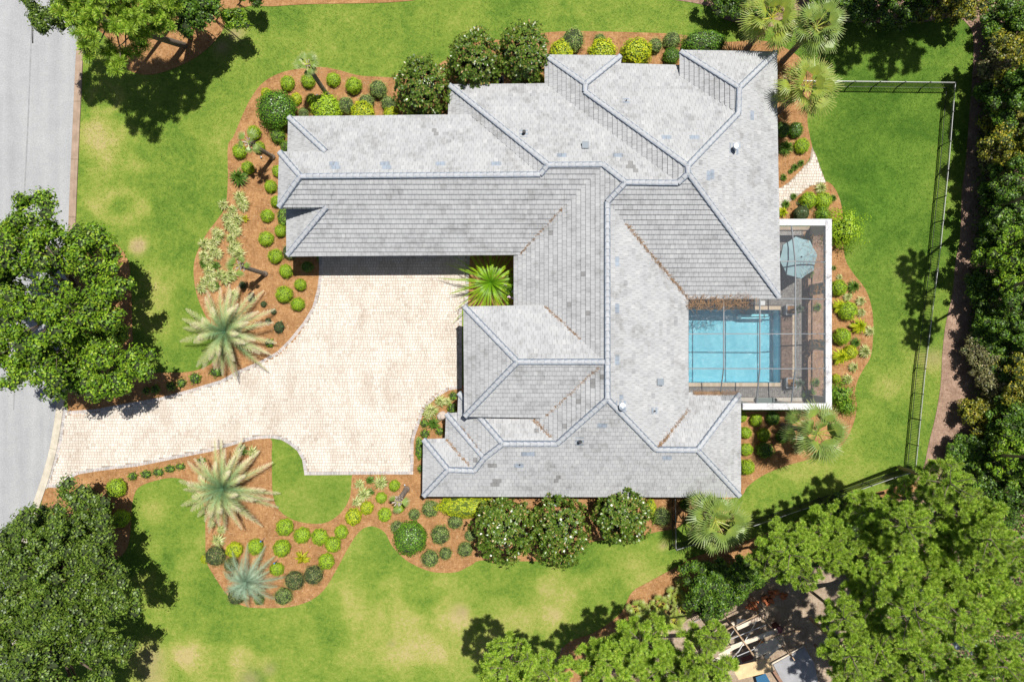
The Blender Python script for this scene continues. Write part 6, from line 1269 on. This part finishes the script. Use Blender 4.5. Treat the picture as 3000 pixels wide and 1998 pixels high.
def pile(name, cx, cy, n, spread, label):
    b = P4(cx, cy, .1); t = tag(empty(name, (b.x, b.y, .04)), label, 'brick pile')
    for i in range(n):
        q = MB(); q.box(-.15,.15,-.09,.09,0,.09); o = q.build('brick', M_terra, t, (random.gauss(0,spread), random.gauss(0,spread*.7), (i%4)*.09)); o.rotation_euler.z = random.uniform(-.5,.5)
pile('brick_pile', 1310, 290, 16, .28, 'largest terracotta stack above the scaffold'); pile('brick_pile', 1070, 385, 12, .22, 'terracotta stack by the black fence end'); pile('brick_pile', 1410, 195, 9, .2, 'terracotta stack in dappled shade behind the largest one'); pile('brick_pile', 1555, 245, 7, .14, 'small upright terracotta stack right of the others')
x, y, _ = P4(1445, 720, .4); mb = MB(); mb.tube([(0,0,0),(0,0,.8),(0,0,.82)], [.24,.27,.0], 14); tag(mb.build('barrel', plain('maroon_drum', (.13,.035,.04), .5), None, (x, y, .04)), 'maroon drum beside the scaffold planks', 'drum')
x, y, _ = P4(1210, 955, .3); mb = MB(); mb.tube([(0,0,0),(0,0,.3),(0,0,.32)], [.13,.15,0], 10); tag(mb.build('bucket', plain('orange_plastic', (.70,.22,.02), .5), None, (x, y, .04)), 'orange bucket under the scaffold planks', 'bucket')
# roof edge, white fragments and ladder among the pines
def edge(name, a, b, z, w, h, mat, label, cat):
    p = Vector(W(*a, z)); q = Vector(W(*b, z)); c = (p+q)/2; m = MB(); m.bar(p-c, q-c, w, h); return tag(m.build(name, mat, None, c), label, cat)
edge('roof_edge', (2648,1645), (2685,1708), 5.2, .36, .08, M_trim, 'white roof edge glimpsed between the lower right pines, upper piece', 'roof edge')
edge('roof_edge', (2700,1725), (2738,1795), 5.2, .2, .08, M_trim, 'thin white roof edge between the lower right pines, middle piece', 'roof edge')
edge('roof_edge', (2758,1832), (2808,1900), 5.2, .26, .08, M_gut, 'grey roof edge beside the ladder', 'roof edge')
edge('roof_edge', (2588,1880), (2606,1935), 5.0, .5, .08, M_trim, 'broken white roof piece near the bottom edge', 'roof edge')
a, b = Vector(W(2810,1868,5.4)), Vector(W(2856,1905,5.4)); c = (a+b)/2; d = (b-a).normalized(); s = Vector((-d.y,d.x,0))*.3; la = tag(empty('ladder', c), 'grey ladder lying between the pines at the lower right', 'ladder')
for sg in (-1,1): q = MB(); q.bar(a-c+s*sg, b-c+s*sg, .06, .05); q.build('rail', M_metal, la)
for k in range(6): p = a.lerp(b, (k+.5)/6)-c; q = MB(); q.bar(p-s, p+s, .05, .04); q.build('rung', M_metal, la)
# boulder, marker post, condensers, path lights, fallen trunk
import bmesh
bm = bmesh.new(); bmesh.ops.create_icosphere(bm, subdivisions=3, radius=1)
from mathutils import noise as mn
for v in bm.verts: v.co *= 1+.22*mn.noise(v.co*1.6)+.08*mn.noise(v.co*4)
me = bpy.data.meshes.new('boulder'); bm.to_mesh(me); bm.free(); me.materials.append(plain('pinkish_rock', (.50,.42,.36), .9, nscale=4, namt=.2))
o = tag(obj('boulder', me, None, (*W(1296,1219,.3)[:2], .15)), 'rounded pinkish boulder against the entry wall', 'boulder'); o.scale = (.38,.32,.34)
x, y, _ = W(209,1443,.5); mb = MB(); mb.box(-.05,.05,-.05,.05,0,1.0); mb.box(-.13,.13,-.27,.27,1.0,1.28); mb.box(-.14,.14,-.28,.28,1.28,1.31); tag(mb.build('mailbox', M_fence, None, (x, y, 0)), 'small black mailbox on a post at the driveway mouth', 'mailbox')
def condenser(px, py, label, z=.0):
    x, y, _ = W(px, py, .9); t = tag(empty('air_conditioner', (x, y, .03)), label, 'air conditioner'); m = MB(); m.box(-.4,.4,-.4,.4,0,.85); m.build('casing', M_gut, t); m = MB(); m.tube([(0,0,.852),(0,0,.872)], [.34,.34], 18); m.build('fan_grille', M_dark, t); m = MB(); m.tube([(0,0,.875),(0,0,.92)], [.14,.12], 12); m.build('fan_hub', M_trim, t)
condenser(1459,238,'air conditioner unit peeking out behind the north eave'); condenser(1617,1466,'air conditioner unit in the shade between the south magnolias')
for (px, py, lab) in ((763,1586,'small blue marker stuck in the lime shrub above the blue palm'),(803,1650,'small blue marker stuck in the lime shrub right of the blue palm')):
    mb = MB(); mb.tube([(0,0,0),(0,0,.82)], [.012,.012], 6); mb.tube([(0,0,.82),(0,0,.9),(0,0,.92)], [.06,.06,.01], 8); tag(mb.build('marker', plain('blue_plastic', (.03,.18,.45), .5), None, (*W(px,py,.9)[:2], 0)), lab, 'marker')
for (px, py, lab) in ((766,462,'little round path light near the upper west leaning palm foot'),(929,281,'little round path light near the slim leaning palm foot'),(1186,1420,'little path light beside the cut palm foot')):
    mb = MB(); mb.tube([(0,0,0),(0,0,.16)], [.03,.03], 8); mb.tube([(0,0,.16),(0,0,.2),(0,0,.22)], [.07,.06,.01], 10); tag(mb.build('path_light', M_metal, None, (*W(px,py,.1)[:2], .03)), lab, 'path light')
edge('fallen_trunk', (2900,1253), (3010,1284), .6, .16, .16, M_pbark, 'bare grey trunk lying in the woods at the right edge', 'trunk')
# loose straw lying on the planting beds
def bed_straw():
    n = 26000; px = rng.uniform(100, 2560, n); py = rng.uniform(90, 1780, n); pts = []
    k = np.zeros(n, bool); beds = [o for o in bpy.data.objects if o.name.startswith('planting_bed') and o.type == 'MESH']
    X = (px-1500)/40; Y = (999-py)/40
    for o in beds:
        p = o.data.polygons[0]; poly = [tuple(o.data.vertices[i].co[:2]) for i in p.vertices]
        if len(poly) > 20: k |= pt_in(X, Y, poly)
    k &= ~(pt_in(X, Y, dw) & (dist_poly(X, Y, dw) > .25)); c = np.stack([X[k], Y[k], np.full(k.sum(), .045)], 1); m = len(c)
    d = unit(np.concatenate([rng.normal(size=(m,2)), np.zeros((m,1))], 1)); b = np.stack([-d[:,1], d[:,0], np.zeros(m)], 1)*rng.uniform(.006,.013,(m,1)); d = d*rng.uniform(.04,.12,(m,1)); up = np.array([0,0,.02])
    Q = np.stack([c-d-b, c-d+b, c+d+b+up, c+d-b+up], 1); return tag(obj('pine_straw', quads('pine_straw', Q, M_straw2)), 'loose pale pine straw strewn over the planting beds', 'pine straw', kind='stuff')
M_straw2 = leafmat('loose_straw', [(0,(.12,.055,.025)),(.4,(.30,.16,.075)),(.75,(.45,.29,.16)),(1,(.55,.41,.26))], rough=.9, trans=.05, spec=.1)
bed_straw()
